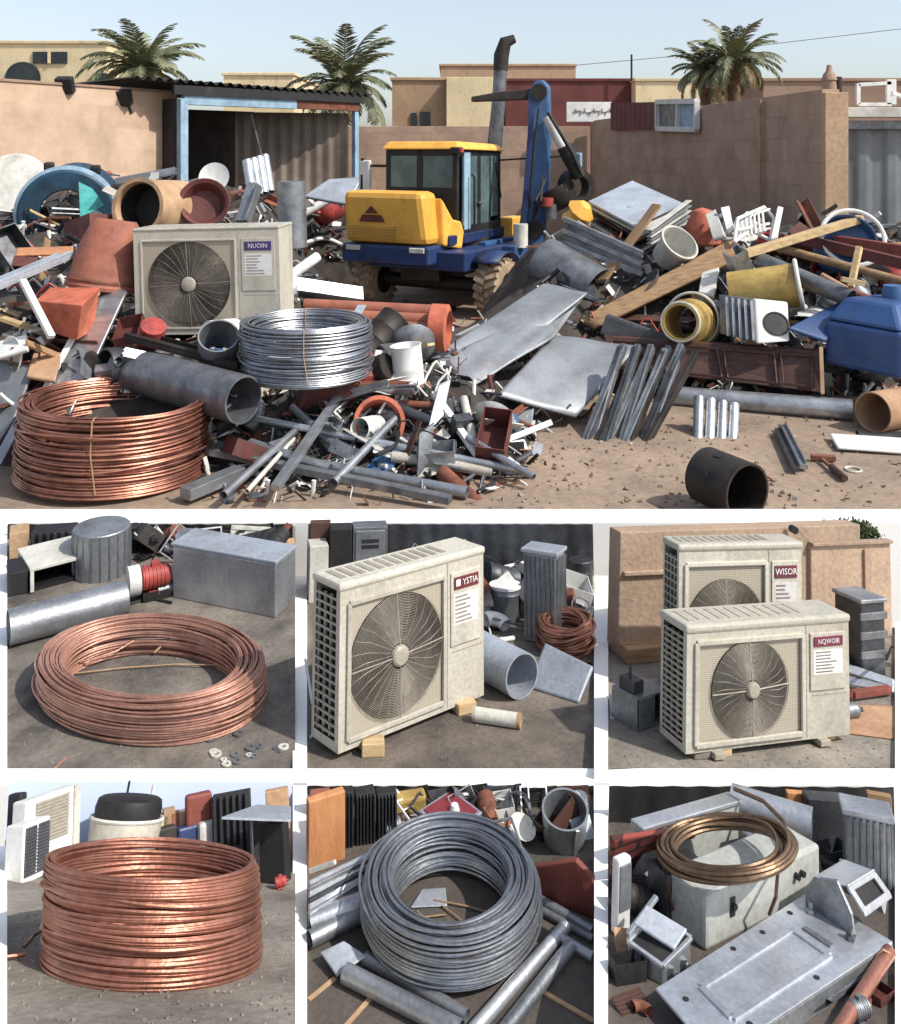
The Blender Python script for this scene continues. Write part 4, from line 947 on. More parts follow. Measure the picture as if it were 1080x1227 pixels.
ps = root('wood_stake', 'tan stake standing upright with a crosspiece among the rusty pipes', 'stake', W(1024,340,11)); wpart(ps, 'post', MB().bar(W(1020,344,11), W(1030,296,11.2), .07, .07), 'wood_pale', .004); wpart(ps, 'crosspiece', MB().bar(W(1008,334,10.9), W(1036,340,10.9), .06, .06), 'wood_pale', .004)
dr2 = root('blue_drum', 'blue drum with a white hoop half buried near the gate', 'drum', Matrix.Translation(W(1012,296,12.6)) @ Euler((R(60),R(-18),0)).to_matrix().to_4x4())
part(dr2, 'shell', MB().lathe([(0,-.3),(.36,-.3),(.38,-.1),(.36,.1),(.38,.25),(.35,.27),(.33,.1),(0,.05)], 30), 'blue'); part(dr2, 'hoop', MB().ring((.05,0,.3), .4, .03, 36, 8), 'white')
# white chair frame, panels
cf = root('chair_frame', 'upturned white tubular chair frame near the brown wall', 'chair', W(895,272,12.9))
mb = MB()
for k in range(7): mb.tube([W(886+k*5,286-k*1.5,12.8), W(884+k*5,266-k*2,13.0), W(896+k*4.4,254-k*.6,13.2)], .017, 6)
mb.tube([W(880,290,12.7), W(884,262,12.9), W(916,248,13.2), W(928,262,13.1), W(924,288,12.8)], .028, 8).tube([W(884,276,12.8), W(922,268,13.0)], .024, 8).tube([W(880,290,12.7), W(900,276,12.9), W(924,288,12.8)], .026, 8)
wpart(cf, 'tubing', mb, 'white')
for (lab, pts, m) in (('off white slab standing left of the upturned chair frame', [(856,288,12.9),(870,284,12.8),(858,252,13.3),(846,258,13.3)], 'off_white'), ('narrow white panel standing right behind the off white slab', [(872,280,13.0),(880,276,13.0),(874,248,13.4),(864,250,13.4)], 'white'), ('second narrow white panel standing against the chair frame', [(924,288,12.7),(932,286,12.7),(938,250,13.2),(932,248,13.2)], 'white'), ('grey plate lying behind the white box casing', [(838,352,11.8),(856,356,11.6),(862,322,12.2),(842,328,12.2)], 'off_white')):
    ysheet('metal_slab', lab, 'slab', [W(*p) for p in pts], m, .05)
wb = root('bucket', 'white plastic bucket lying on the sheet stack side', 'bucket', Matrix.Translation(W(806,300,12.9)) @ Euler((R(40),R(30),0)).to_matrix().to_4x4()); part(wb, 'body', MB().lathe([(0,-.2),(.2,-.2),(.26,.2),(.29,.2),(.29,.16),(.27,.16),(.25,.22),(.24,.2),(.19,-.17),(0,-.17)], 26), 'off_white')
single('rusty_block', 'rust coloured casting behind the off white slab', 'scrap', MB().lathe([(0,-.25),(.28,-.2),(.24,.1),(.14,.3),(0,.34)], 10, Matrix.Translation(W(842,276,13.6))), 'orange_rust', .02)
# drum roll, white box, olive drum, blue tank
rl = root('rolled_drum', 'mustard drum wrapped with a white hose loop beside the dark door', 'drum', Matrix.Translation(W(824,386,11.3)) @ Euler((R(80),R(0),R(-30))).to_matrix().to_4x4() @ Matrix.Scale(.82, 4))
part(rl, 'shell', MB().lathe([(.27,.4),(.24,.4),(.23,-.2),(.29,-.6),(.36,-.6),(.36,-.2),(.34,-.18),(.34,.1),(.29,.12)], 32, closed=True), 'olive_yellow'); part(rl, 'hose', MB().ring((0,0,.38), .28, .022, 40, 8).ring((0,.05,-.25), .40, .02, 40, 8), 'off_white'); part(rl, 'dark_band', MB().lathe([(.365,-.45),(.375,-.42),(.375,-.3),(.365,-.28)], 32), 'black')
od = root('olive_drum', 'olive drum with a white ring half hidden behind the pipes', 'drum', Matrix.Translation(W(915,346,11.4)) @ Euler((R(80),0,R(70))).to_matrix().to_4x4()); part(od, 'shell', MB().lathe([(0,-.4),(.26,-.4),(.27,.4),(.24,.4),(.23,-.3),(0,-.3)], 28), 'olive_yellow'); part(od, 'ring', MB().ring((0,0,.42), .3, .026, 36, 8), 'white')
wbx = root('white_casing', 'square white box casing with a round black hole and ribbed side', 'casing', W(904,386,10.9))
f0, f1, f2, f3 = W(908,412,10.6), W(947,409,10.6), W(945,362,10.9), W(905,358,10.9); bk = (W(866,404,11.0)-f0)
wpart(wbx, 'front', MB().prism([f0,f1,f2,f3], V((-.02,.06,0))), 'white', .02)
wpart(wbx, 'ribbed_body', MB().hexa([f0+V((-.02,.06,.02)), f1+V((-.05,.1,.02)), f1+bk*.9+V((0,.3,.02)), f0+bk+V((0,.1,.02))], [f3+V((-.02,.06,-.02)), f2+V((-.05,.1,-.02)), f2+bk*.9+V((0,.3,-.02)), f3+bk+V((0,.1,-.02))]), 'steel_grey', .01)
mb = MB()
for k in range(5):
    t = (k+.5)/5.5; mb.bar(f0+bk*t+V((-.01,-.015,.03)), f3+bk*t+V((-.01,-.015,-.03)), .03, .03)
wpart(wbx, 'rib', mb, 'galvanised')
hc = (f0+f1+f2+f3)/4+V((.03,-.02,-.03)); nrm = (f1-f0).cross(f3-f0).normalized()
wpart(wbx, 'round_hole', MB().lathe([(0,.012),(.13,.012),(.135,.022),(.15,.02),(.15,-.03)], 30, Matrix.Translation(hc) @ nrm.to_track_quat('Z','Y').to_matrix().to_4x4()), 'black')
bt = root('blue_tank', 'large blue plastic tank with chamfered shoulders at the right edge', 'tank', W(1050,400,10.6))
q = [W(988,436,10.6), W(1082,456,10.0), W(1120,440,10.8), W(1050,424,11.6)]; up = V((0,0,.66))
wpart(bt, 'body', MB().hexa(q, [p+up*.78 for p in q]), 'blue_tank', .05)
cc = sum(q, V((0,0,0)))/4
wpart(bt, 'shoulder', MB().hexa([p+up*.785 for p in q], [p.lerp(cc, .34)+up*1.2 for p in q]), 'blue_tank', .05)
ysheet('sheet_offcut', 'blue plastic wing lying left of the blue tank', 'plastic sheet', [W(944,394,10.6), W(990,410,10.5), W(1014,362,11.0), W(1000,366,11.1)], 'blue_tank', .03)
single('screw_plug', 'small blue cap on top right of the tank shoulder', 'cap', MB().lathe([(0,.1),(.12,.1),(.14,0),(.14,-.1),(0,-.1)], 20, Matrix.Translation(W(1072,352,10.8))), 'blue')
# dark door
dq = [W(738,442,11.2), W(984,470,10.4), W(982,420,10.6), W(724,403,11.5)]
dd = root('panelled_door', 'dark brown panelled door lying on edge across the scrap', 'door', sum(dq, V((0,0,0)))/4)
thk = V((.03,.05,.01)); wpart(dd, 'slab', MB().prism(dq, thk), 'wood_dark', .006)
def dpt(u, v): return (dq[0]*(1-u)+dq[1]*u)*(1-v)+(dq[3]*(1-u)+dq[2]*u)*v-V((.012,.03,0))
for u0, u1 in ((.03,.24),(.27,.54),(.57,.80),(.83,.97)):
    wpart(dd, 'moulding', MB().bar(dpt(u0,.12),dpt(u1,.12),.02,.03).bar(dpt(u0,.88),dpt(u1,.88),.02,.03).bar(dpt(u0,.12),dpt(u0,.88),.02,.03).bar(dpt(u1,.12),dpt(u1,.88),.02,.03), 'wood_dark', .003)
single('edge_strip', 'thin dull brass strip along the right end of the dark door', 'metal bar', MB().bar(W(986,472,10.3), W(984,416,10.5), .04, .05), 'tan')
# grey long pipe, cardboard tube
ypipe('metal_pipe', 'long smooth grey pipe lying on the sand in front of the dark door', 'pipe', W(800,474,10.9), W(1022,491,10.2), .115, 'galvanised', .01)
ct = root('cardboard_tube', 'wide brown cardboard tube with an open dark end at the right edge', 'tube', W(1050,490,9.9)); wpart(ct, 'body', MB().pipe(W(1046,494,9.75), W(1120,480,10.4), .21, .012, 36), 'cardboard')
# bundle of ribbed aluminium profiles
pbd = root('profile_bundle', 'bundle of ribbed dark and bright profiles leaning beside the pale grey sheet', 'profile bundle', W(730,490,9.9))
for k in range(16):
    o = V((.034*k+.02*math.sin(k*5), -.02*(k%3), .03*(k%4))); a = W(694+k*1.2,548+(k*7%5)*4,9.45)+o; b = W(748+k*2.2-(k%3)*8,414+(k*5%4)*6,10.35)+o
    wpart(pbd, 'profile', MB().bar(a, b, .065, .09).bar(a+V((.0,-.05,.02)), b+V((0,-.05,.02)), .02, .03), ('steel_grey','steel_dark','galvanised','black_iron')[k % 4], .004)
for k in range(4):
    ypipe('metal_pipe', ('one of the upright bright pipe stubs standing on the sand below the dark door'), 'pipe', W(836+k*14,548-k*2,9.5), W(838+k*14,476+k*3,9.9), .055, 'galvanised_bright' if k % 2 else 'aluminium', group='upright pipe stubs below the dark door')
bw = root('small_tyre', 'small black rubber wheel lying under the profile bundle', 'wheel', Matrix.Translation(W(752,552,9.55)) @ Euler((R(55),R(20),0)).to_matrix().to_4x4()); part(bw, 'tyre', MB().lathe([(.08,-.05),(.15,-.05),(.17,0),(.15,.05),(.08,.05)], 24, closed=True), 'rubber'); part(bw, 'hub', MB().cyl((0,0,-.04),(0,0,.04),.078,18), 'steel_grey')
# black drum on the sand
bdm = root('iron_drum', 'short black iron drum with bolt holes lying alone on the sand', 'drum', Matrix.Translation(W(872,580,7.55)) @ Euler((R(90),0,R(28))).to_matrix().to_4x4())
part(bdm, 'shell', MB().lathe([(.235,.22),(.215,.22),(.21,-.25),(.232,-.25)], 40, closed=True), 'black_iron'); part(bdm, 'bottom_plate', MB().lathe([(0,-.2),(.21,-.2)], 40), 'black')
for a in (40, 100, 160): part(bdm, 'bolt_hole', MB().cyl((.23*math.cos(R(a)),.23*math.sin(R(a)),-.05),(.238*math.cos(R(a)),.238*math.sin(R(a)),-.05),.045,16), 'black')
# small things on the sand
for (lab, x0, y0, x1, y1, m, w) in (('upper grey channel piece lying on the sand right of the pipe stubs', 938,518,962,566,'galvanised',.1), ('dark narrow channel piece beside the grey one on the sand', 932,522,954,570,'steel_dark',.06)):
    p, q = Y(x0,y0), Y(x1,y1); p.z = q.z = .05; single('channel_profile', lab, 'profile', MB().bar(p, q, w, .05).bar(p+V((.03,0,.03)), q+V((.03,0,.03)), .015, .05), m, .004)
p = Y(985,556); q = Y(1013,580); p.z = q.z = .04
hm = root('hand_tool', 'rusty hand tool with a wooden grip lying on the sand', 'tool', (p+q)/2); wpart(hm, 'grip', MB().cyl(p.lerp(q,.45), q, .035, 12, .03), 'wood_dark'); wpart(hm, 'head', MB().bar(p+V((-.08,.06,0)), p+V((.14,.02,0)), .06, .05).bar(p, p.lerp(q,.5), .03, .03), 'rust', .005)
p = Y(1010,565); single('bent_wire', 'small loop of pale wire beside the hand tool', 'wire', MB().ring(p+V((.1,0,.02)), .07, .01, 20, 5), 'off_white')
fn = root('funnel', 'black funnel with a pinkish handle lying at the right on the sand', 'funnel', Matrix.Translation(W(1042,528,9.5)) @ Euler((R(80),R(0),R(80))).to_matrix().to_4x4()); part(fn, 'cone', MB().lathe([(.12,-.1),(.1,-.09),(.05,.1),(.04,.4),(.055,.4),(.065,.1)], 24, closed=True), 'black'); part(fn, 'handle', MB().cyl((0,0,.3),(0,0,.62),.05,14), 'tan')
ysheet('sheet_offcut', 'white flat sheet lying on the sand at the right edge', 'sheet metal', [Y(1004,542)+V((0,0,.04)), Y(1084,548)+V((0,0,.04)), Y(1084,534)+V((0,0,.07)), Y(994,528)+V((0,0,.07))], 'white', .02)
# orange bucket, rust pipes
ob_ = root('bucket', 'orange red bucket lying in the scrap below the white can', 'bucket', Matrix.Translation(W(452,508,9.0)) @ Euler((R(66),R(-16),R(20))).to_matrix().to_4x4()); part(ob_, 'body', MB().lathe([(0,-.26),(.17,-.26),(.23,.14),(.25,.14),(.25,.18),(.21,.18),(.16,-.22),(0,-.22)], 28), 'orange_rust')
ypipe('metal_pipe', 'short rusty pipe lying between the orange bucket and the grey sheets', 'pipe', W(490,492,9.2), W(536,540,8.7), .075, 'rust')
ypipe('metal_pipe', 'rusty pipe sloping down to the front edge of the heap', 'pipe', W(530,566,8.3), W(574,606,7.9), .07, 'rust')
# long bars in the foreground left
rnd = random.Random(12)
bars = [((246,544),(560,600),'galvanised',.05,'front long grey pipe low in the heap beside the copper coil'),((248,556),(540,612),'steel_grey',.045,'darker long pipe just below the front long grey pipe'),((300,520),(632,580),'galvanised_bright',.035,'bright thin pipe crossing the middle front of the heap'),((300,556),(396,580),'galvanised',.05,'stout grey bar lying near the copper coil'),((222,606),(288,574),'galvanised',.07,'thick grey bar at the very front beside the copper coil'),((268,612),(362,520),'galvanised',.035,'grey bar leaning up right from the front edge'),((296,612),(352,540),'off_white',.02,'thin whitish rod beside the leaning grey bar'),((330,612),(420,470),'aluminium',.04,'silvery bar rising steeply towards the steel coil'),((350,500),(420,560),'steel_grey',.04,'mid grey bar under the bright thin pipe'),((400,596),(480,506),'galvanised',.04,'grey bar leaning beside the orange bucket'),((520,490),(574,562),'white',.035,'white rod standing out right of the short rusty pipe'),((556,500),(570,556),'off_white',.04,'off white short rod right of the white one'),((470,560),(590,574),'cream',.05,'cream coloured strip low at the front of the heap'),((380,480),(500,470),'rust',.05,'rusty bar under the white can'),((424,486),(520,520),'steel_dark',.05,'dark bar behind the orange bucket'),((560,548),(640,590),'galvanised',.03,'thin grey pipe end poking over the sand')]
for i, (a, b, m, r, lab) in enumerate(bars):
    p, q = Y(*a), Y(*b); lift = .1+.03*(i % 4); p = p+V((0,0,lift)); q = q+V((0,0,lift*.7))
    if p.y < 8: p.z = max(p.z, .06)
    if i % 3 == 1: single('flat_bar', lab, 'metal bar', MB().bar(p, q, r*2, r*1.4), m, .004)
    else: ypipe('metal_pipe', lab, 'pipe', p, q, r, m, n=18)
for (lab, pts, m) in (('tilted grey plate standing in the front of the heap', [(500,588),(516,566),(520,540),(502,556)], 'steel_grey'), ('dark green grey plate beside the copper coil', [(248,536),(276,522),(296,506),(262,516)], 'steel_dark'), ('white crumpled plate below the white can', [(440,470),(500,474),(494,454),(450,452)], 'white'), ('light strip beside the short rusty pipe', [(510,540),(530,520),(540,486),(526,496)], 'sheet_pale')):
    P_ = [Y(*p)+V((0,0,.12+.05*(i_ > 1))) for i_, p in enumerate(pts)]; P_[2].z += .1; P_[3].z += .12
    ysheet('sheet_offcut', lab, 'sheet metal', P_, m, .02)

# ------------------------------------------------------------------ loose pieces all over the heap
ANCH = [('the teal tank ring',85,225),('the terracotta barrel',118,300),('the air conditioner on the heap',245,300),('the large copper coil',90,500),('the steel wire coil',367,430),('the long dark steel pipe',220,450),('the excavator',480,340),('the terracotta pipe bundle',430,395),('the big grey sheets',640,410),('the sheet stack',750,270),('the mustard drum',820,370),('the blue tank',1035,400),('the dark brown door',870,440),('the pale timber beam',960,290),('the open shed',300,215),('the profile bundle',740,500),('the front long grey pipe',380,570),('the orange bucket',460,510),('the brown board',800,330),('the red hopper',80,380)]
SIDE = lambda dx, dy: ('right of' if dx > 0 else 'left of') if abs(dx) > abs(dy) else ('in front of' if dy > 0 else 'behind')
rnd = random.Random(41)
def top_line(x):
    return interp(x, [(0,232),(120,215),(200,225),(330,232),(440,250),(441,300),(560,330),(640,300),(700,262),(840,262),(960,270),(1000,280),(1080,285)])
def bot_line(x):
    return interp(x, [(0,470),(20,530),(60,455),(240,480),(250,600),(560,600),(640,560),(660,500),(760,470),(800,468),(1000,470),(1080,470)])
KW = ['sheet']*6+['angle']*4+['tube']*4+['bent_tube']*4+['ring']*2+['box']*3+['panel']*4+['profile']*3+['can']*2+['elbow']*2+['grille']+['frame']*2+['plank']*3+['drum']+['dish']+['motor']
MW = {'sheet':['galvanised','sheet_grey','white','sheet_pale','steel_dark','rust','off_white','blue','black'],'angle':['galvanised','white','rust','steel_dark'],'tube':['galvanised','rust','steel_dark','white','orange_rust'],'bent_tube':['white','black','galvanised','rust'],'ring':['black','copper','wire_steel'],'box':['galvanised','off_white','steel_dark','maroon'],'panel':['galvanised','off_white','steel_grey','light_blue'],'profile':['aluminium','galvanised','steel_grey'],'can':['white','galvanised','red','black'],'elbow':['galvanised','steel_grey'],'grille':['black','white'],'frame':['white','black_iron','rust'],'plank':['wood','wood_pale','wood_dark'],'drum':['black_iron','maroon','blue'],'dish':['white','steel_grey'],'motor':['steel_grey','red']}
seen = {}
cnt = 0; tries = 0
while cnt < 270 and tries < 3000:
    tries += 1
    x = rnd.uniform(-5, 1085); y = rnd.uniform(200, 605)
    if y < top_line(x) or y > bot_line(x): continue
    if 405 < x < 650 and y < 372: continue
    if 515 < x < 770 and 335 < y < 500 and rnd.random() < .85: continue
    if 150 < x < 345 and 265 < y < 410: continue
    if 540 < x < 740 and 270 < y < 410 and rnd.random() < .9: continue
    p = Y(x, y)
    if hh(p.x, p.y) < .04: continue
    k = rnd.choice(KW); m = rnd.choice(MW[k]); px_ = rnd.uniform(34, 82)*(rnd.uniform(1.2,1.9) if k in ('angle','tube','bent_tube','plank','profile') else .8)
    sc = px_/F*p.y
    M = Matrix.Translation(p+V((0,0,.05+sc*.1))) @ Euler((rnd.gauss(0,.6), rnd.gauss(0,.45), rnd.uniform(0,6.28))).to_matrix().to_4x4() @ Matrix.Scale(sc, 4)
    o = scrap(k, m, M, None, var=rnd.randrange(3))
    zz = min((M @ V(c)).z for c in o.bound_box)
    lim = max(0, hh(p.x, p.y)-.12)
    if zz < lim: o.matrix_world = Matrix.Translation((0,0,min(.5, lim-zz))) @ M
    a = min(ANCH, key=lambda t: (t[1]-x)**2+(t[2]-y)**2)
    o['label'] = f"{MTXT[m]} {KTXT[k]} lying {SIDE(x-a[1], y-a[2])} {a[0]}".replace(' lying', '' if len(a[0]) > 22 else ' lying')
    o['group'] = 'loose scrap pieces over the heap'
    cnt += 1
rnd = random.Random(63)
for i in range(26):                                     # cables snaking over the scrap
    x = rnd.uniform(10, 1060); y = rnd.uniform(240, 560)
    if y < top_line(x)+12 or y > bot_line(x)-6 or (400 < x < 655 and y < 378): continue
    p = Y(x, y); a = rnd.uniform(0, 6.3); pts = []; q = V((p.x, p.y, 0)); r_ = rnd.uniform(.010, .02)
    for k in range(16):
        a += rnd.uniform(-.7,.7); q = q+V((math.cos(a), math.sin(a)*.7, 0))*.085
        pts.append(V((q.x, q.y, max(hh(q.x, q.y), .01)+.14+.09*math.sin(k*1.3+i))))
    A_ = min(ANCH, key=lambda t: (t[1]-x)**2+(t[2]-y)**2); m = rnd.choice(['black','white','black_iron','red','off_white','galvanised'])
    single('loose_cable', f"{MTXT[m]} cable snaking over the scrap {SIDE(x-A_[1], y-A_[2])} {A_[0]}", 'cable', MB().tube(pts, r_, 6), m, group='cables over the heap')
# small debris that nobody could count
mb = {m: MB() for m in ('galvanised','white','steel_dark','rust','black','copper','off_white','terracotta')}
for _ in range(4200):
    x = rnd.uniform(-20, 1100); y = rnd.uniform(205, 606)
    if y < top_line(x)-4: continue
    if y > bot_line(x)+10 and rnd.random() < .93: continue
    if 410 < x < 640 and y < 372: continue
    p = Y(x, y); s_ = rnd.uniform(6, 20)/F*p.y; m = rnd.choice(['galvanised']*5+['white']*3+['steel_dark']*4+['rust']*2+['black']*4+['off_white']*2+['copper','terracotta'])
    E_ = Euler((rnd.gauss(0,.7), rnd.gauss(0,.7), rnd.uniform(0,6.3))).to_matrix()
    t = rnd.random(); p = p+V((0,0,.02+s_*.2))
    if y > bot_line(x)+10: s_ *= .4; p.z = .01
    if t < .5: mb[m].box(p, (s_, s_*rnd.uniform(.3,.8), s_*.06), E_)
    elif t < .8: mb[m].box(p, (s_*1.8, s_*.12, s_*.12), E_)
    else:
        a = E_ @ V((s_*.8,0,0)); mb[m].cyl(p-a, p+a, s_*.16, 8)
for m, b in mb.items():
    o = single('scrap_rubble', None, None, b, m); props(o, f'small {MTXT[m]} bits strewn over the scrap heap', 'rubble', kind='stuff')
# pebbles on the sand
mbp = MB()
for _ in range(380):
    x = rnd.uniform(560, 1090); y = rnd.uniform(500, 612); p = W(x, y, CAMH*F/(y-HY)); s_ = rnd.uniform(.006,.022)
    mbp.box(p+V((0,0,s_*.2)), (s_*2, s_*1.6, s_), Euler((rnd.random(),rnd.random(),rnd.random()*6)).to_matrix())
o = single('gravel', None, None, mbp, 'sand'); props(o, 'scattered pebbles on the sandy yard ground', 'gravel', kind='stuff')
# ------------------------------------------------------------------ helpers for the six plots
def pbox(pl, name, label, cat, L, Rr, depth, ytop, m, bevel=.006, parts=None, group=None, lift=0):
    """A box thing from its front bottom corners (pixels), its depth in metres and the picture row its left front edge reaches."""
    a, b = pl.P(*L), pl.P(*Rr); M, w = pl.frame(a, b); h = pl.hfor(a, ytop)
    M = M @ Matrix.Translation((0, depth/2, lift))
    if not parts: return single(name, label, cat, MB().box((0,0,h/2), (w, depth, h)), m, bevel, group, M)
    t = root(name, label, cat, M, group); parts(t, w, depth, h); return t
def ppipe(pl, name, label, a, b, r, m, t=None, lift=0, group=None, n=32, cat='pipe'):
    ha = (a[2] if len(a) > 2 else 0)+r; hb = (b[2] if len(b) > 2 else 0)+r
    return single(name, label, cat, MB().pipe(pl.P(a[0],a[1],ha), pl.P(b[0],b[1],hb), r, t, n), m, group=group)
def psheet(pl, name, label, pts, m, t=.012, cat='sheet metal', sag=0):   # corners as (x, y, height)
    return ysheet(name, label, cat, [pl.P(*p) for p in pts], m, t, sag=sag)
def pbar(pl, name, label, a, b, w, h, m, cat='metal bar', bevel=.002):
    return single(name, label, cat, MB().bar(pl.P(*a), pl.P(*b), w, h, pl.n), m, bevel)
def ptube(pl, name, label, pts, r, m, cat='wire'):
    return single(name, label, cat, MB().tube([pl.P(*p) for p in pts], r, 6), m)
def pbackdrop(pl, y, label, m, x0=None, x1=None, ytop=None):   # sheet fence added behind a plot to make its background dark
    x0 = pl.box[0] if x0 is None else x0; x1 = pl.box[2] if x1 is None else x1
    a, b = pl.P(x0, y), pl.P(x1, y); M, w = pl.frame(a, b); h = pl.hfor(a, (pl.box[1]+1) if ytop is None else ytop)
    mb = MB(); mb.grid(lambda u, v: (-w/2+u*w, .003*math.sin(u*w*60), v*h), 160, 1, False)
    return single('dark_backdrop', label, 'backdrop', mb, m, M=M)
def stones(pl, n, seed, m='concrete', box=None):
    rnd = random.Random(seed); mb = MB(); x0, y0, x1, y1 = box or pl.box
    for _ in range(n):
        p = pl.P(rnd.uniform(x0, x1), rnd.uniform(y0, y1), 0); s_ = rnd.uniform(.0012, .004)
        mb.box(p+pl.n*s_*.3, (s_*2, s_*1.7, s_), Euler((rnd.random(), rnd.random(), rnd.random()*6)).to_matrix())
    return mb
def ac_on(pl, label, A, B, yA, depth, badge, txt, lift=.0, ring_n=32):
    a, b = pl.P(*A, lift), pl.P(*B, lift); M, w = pl.frame(a, b); h = pl.hfor(a, yA)
    return ac_unit(label, M @ Matrix.Translation((0, depth*w/2, 0)), w, h-.025, depth*w, badge, txt, ring_n=ring_n), M, w, h
def block(pl, label, x, y, yaw, sx=.13, sy=.06, sz=.035, m='wood_pale', name='wood_block'):
    return single(name, label, 'block', MB().box((0,0,sz/2), (sx, sy, sz)), m, .004, M=pl.M(pl.P(x, y), yaw))

# ================================================================== plot 1: flat copper coil
pl = P1
def oval(pl, x, y, A, B, Ro):                           # ground shape of a slightly out-of-round coil
    p = pl.P(x, y); u, v = (x-CX)/F, (y-HY)/F; a, b = pl.basis(pl.n)
    q = [((w.x-u*w.y)*F/p.y, (w.z+v*w.y)*-F/p.y) for w in (a, b)]
    det = q[0][0]*q[1][1]-q[1][0]*q[0][1]
    J = ((q[1][1]/det, -q[1][0]/det), (-q[0][1]/det, q[0][0]/det))
    return ((J[0][0]*A/Ro, -J[0][1]*B/Ro), (J[1][0]*A/Ro, -J[1][1]*B/Ro))
coil('wire_coil', 'flat wide coil of bare copper wire lying on dark asphalt in the left plot', 'wire coil', pl.M(pl.P(181, 829)), .385, .495, .165, .0058, 'copper_pale', 19, 9, jr=.007, jz=.004, ties=0, seed=21, bulge=.012, lin2=oval(P1, 181, 829, 137, 62, .505),
     end=[(-.18,-.47,.02), (-.2,-.52,.012), (-.25,-.66,.01)])
ptube(pl, 'loose_wire', 'thin pale wire lying straight across the inside of the flat copper coil', [(80,808,.01),(150,800,.012),(210,796,.012),(270,797,.02)], .003, 'tan')
ptube(pl, 'loose_wire', 'curved pale wire end sticking into the flat copper coil from the left', [(72,796,.05),(110,790,.05),(140,780,.05),(160,768,.07)], .0045, 'copper_pale')
ptube(pl, 'loose_wire', 'short bent wire with bright tip rising over the back rim of the flat coil', [(185,782,.02),(200,768,.06),(212,748,.1),(221,738,.14)], .005, 'tan')
ppipe(pl, 'steel_pipe', 'thick galvanised pipe lying behind the flat copper coil at the left', (10,752), (151,716), .083, 'galvanised')
def cab1(t, w, d, h):
    part(t, 'top', MB().box((0,0,h), (w,d,.02)), 'off_white', .004)
    part(t, 'carcass', MB().box((0,d/2-.01,h/2), (w-.01,.02,h-.02)).box((-w/2+.012,0,h/2),(.018,d-.03,h-.02)).box((w/2-.012,0,h/2),(.018,d-.03,h-.02)).box((0,0,.01),(w-.04,d-.04,.018)), 'black')
    part(t, 'edge_trim', MB().box((-w/2+.01,-d/2,h/2),(.018,.012,h-.02)).box((w/2-.01,-d/2,h/2),(.018,.012,h-.02)), 'off_white')
pbox(pl, 'open_cabinet', 'low black open cabinet with a pale top behind the thick galvanised pipe', 'cabinet', (36,712), (118,690), .32, 684, 'black', parts=cab1)
pbox(pl, 'sheet_box', 'pale edged black box at the left edge beside the open cabinet', 'box', (9,716), (34,711), .2, 688, 'black')
def fins(t, w, d, h):
    part(t, 'body', MB().box((0,0,h/2),(w,d,h)), 'black', .004)
    mb = MB()
    for k in range(6): mb.box((-w/2+w*(k+.5)/6,-d/2-.008,h/2),(w*.07,.016,h*.96))
    part(t, 'rib', mb, 'steel_dark')
pbox(pl, 'dark_cabinet', 'black ribbed cabinet standing in the back left behind the open cabinet', 'cabinet', (36,668), (88,664), .14, 640, 'black', parts=fins)
pbox(pl, 'tan_box', 'tan board box in the back left corner of the plot', 'box', (11,672), (35,668), .14, 640, 'tan')
p = pl.P(122, 684)
mb = MB(); mb.lathe([(0,0),(.155,0),(.155,.25),(.15,.255),(0,.255)], 40)
cy = root('metal_cylinder', 'big upright grey cylinder behind the thick galvanised pipe', 'cylinder', pl.M(p)); part(cy, 'body', mb, 'galvanised')
mb = MB()
for k in range(20): mb.bar((.155*math.cos(k*PI/10), .155*math.sin(k*PI/10), .005), (.155*math.cos(k*PI/10), .155*math.sin(k*PI/10), .248), .008, .008)
part(cy, 'rib', mb, 'steel_grey')
mo = root('electric_motor', 'small red motor with a white end cap beside the galvanised box', 'motor', pl.M(pl.P(186,690,.11), .5))
part(mo, 'body', piece('motor', random.Random(3))[0].xform(Matrix.Scale(.2, 4)), 'red'); part(mo, 'end_cap', MB().cyl((-.14,0,0),(-.08,0,0),.075,20), 'white', .006); part(mo, 'shaft_cap', MB().cyl((.08,0,0),(.125,0,0),.04,16), 'cream'); part(mo, 'cradle', MB().box((0,0,-.09),(.14,.1,.05)), 'black')
ppipe(pl, 'metal_tube', 'short silver tube lying below the red motor', (152,710), (184,700), .04, 'galvanised')
ppipe(pl, 'metal_tube', 'second short dark silver tube beside the galvanised box', (188,708), (206,703), .035, 'steel_grey')
gbx = pbox(pl, 'galvanised_box', 'long closed galvanised box with streaked sides behind the flat copper coil', 'metal box', (207,716), (330,741), .2, 652, 'galvanised', parts=lambda t, w, d, h: (part(t, 'body', MB().box((0,0,h/2-.006),(w,d,h-.012)), 'galvanised_bright', .006), part(t, 'lid', MB().box((0,0,h),(w+.016,d+.016,.016)), 'sheet_pale', .004)))
pbackdrop(pl, 646, 'added dark sheet fence behind the flat copper coil plot', 'black_iron', ytop=628)
pl_rows = [('panel','off_white',300,660,48,.1,1.2,.1),('frame','white',250,652,40,.3,1.3,0),('sheet','steel_dark',330,655,40,.8,1.2,0),('box','black',225,656,40,.2,0,0),('tube','white',196,662,44,1.2,0,.9),('bent_tube','white',176,668,46,.4,.5,.9),('elbow','steel_grey',205,668,30,.3,0,.4),('panel','black',270,654,50,0,1.4,0),('can','tan',340,662,26,.2,0,0),('drum','black',160,655,32,.2,0,1.5),('angle','galvanised',150,672,50,.3,0,.1)]
rnd = random.Random(79)
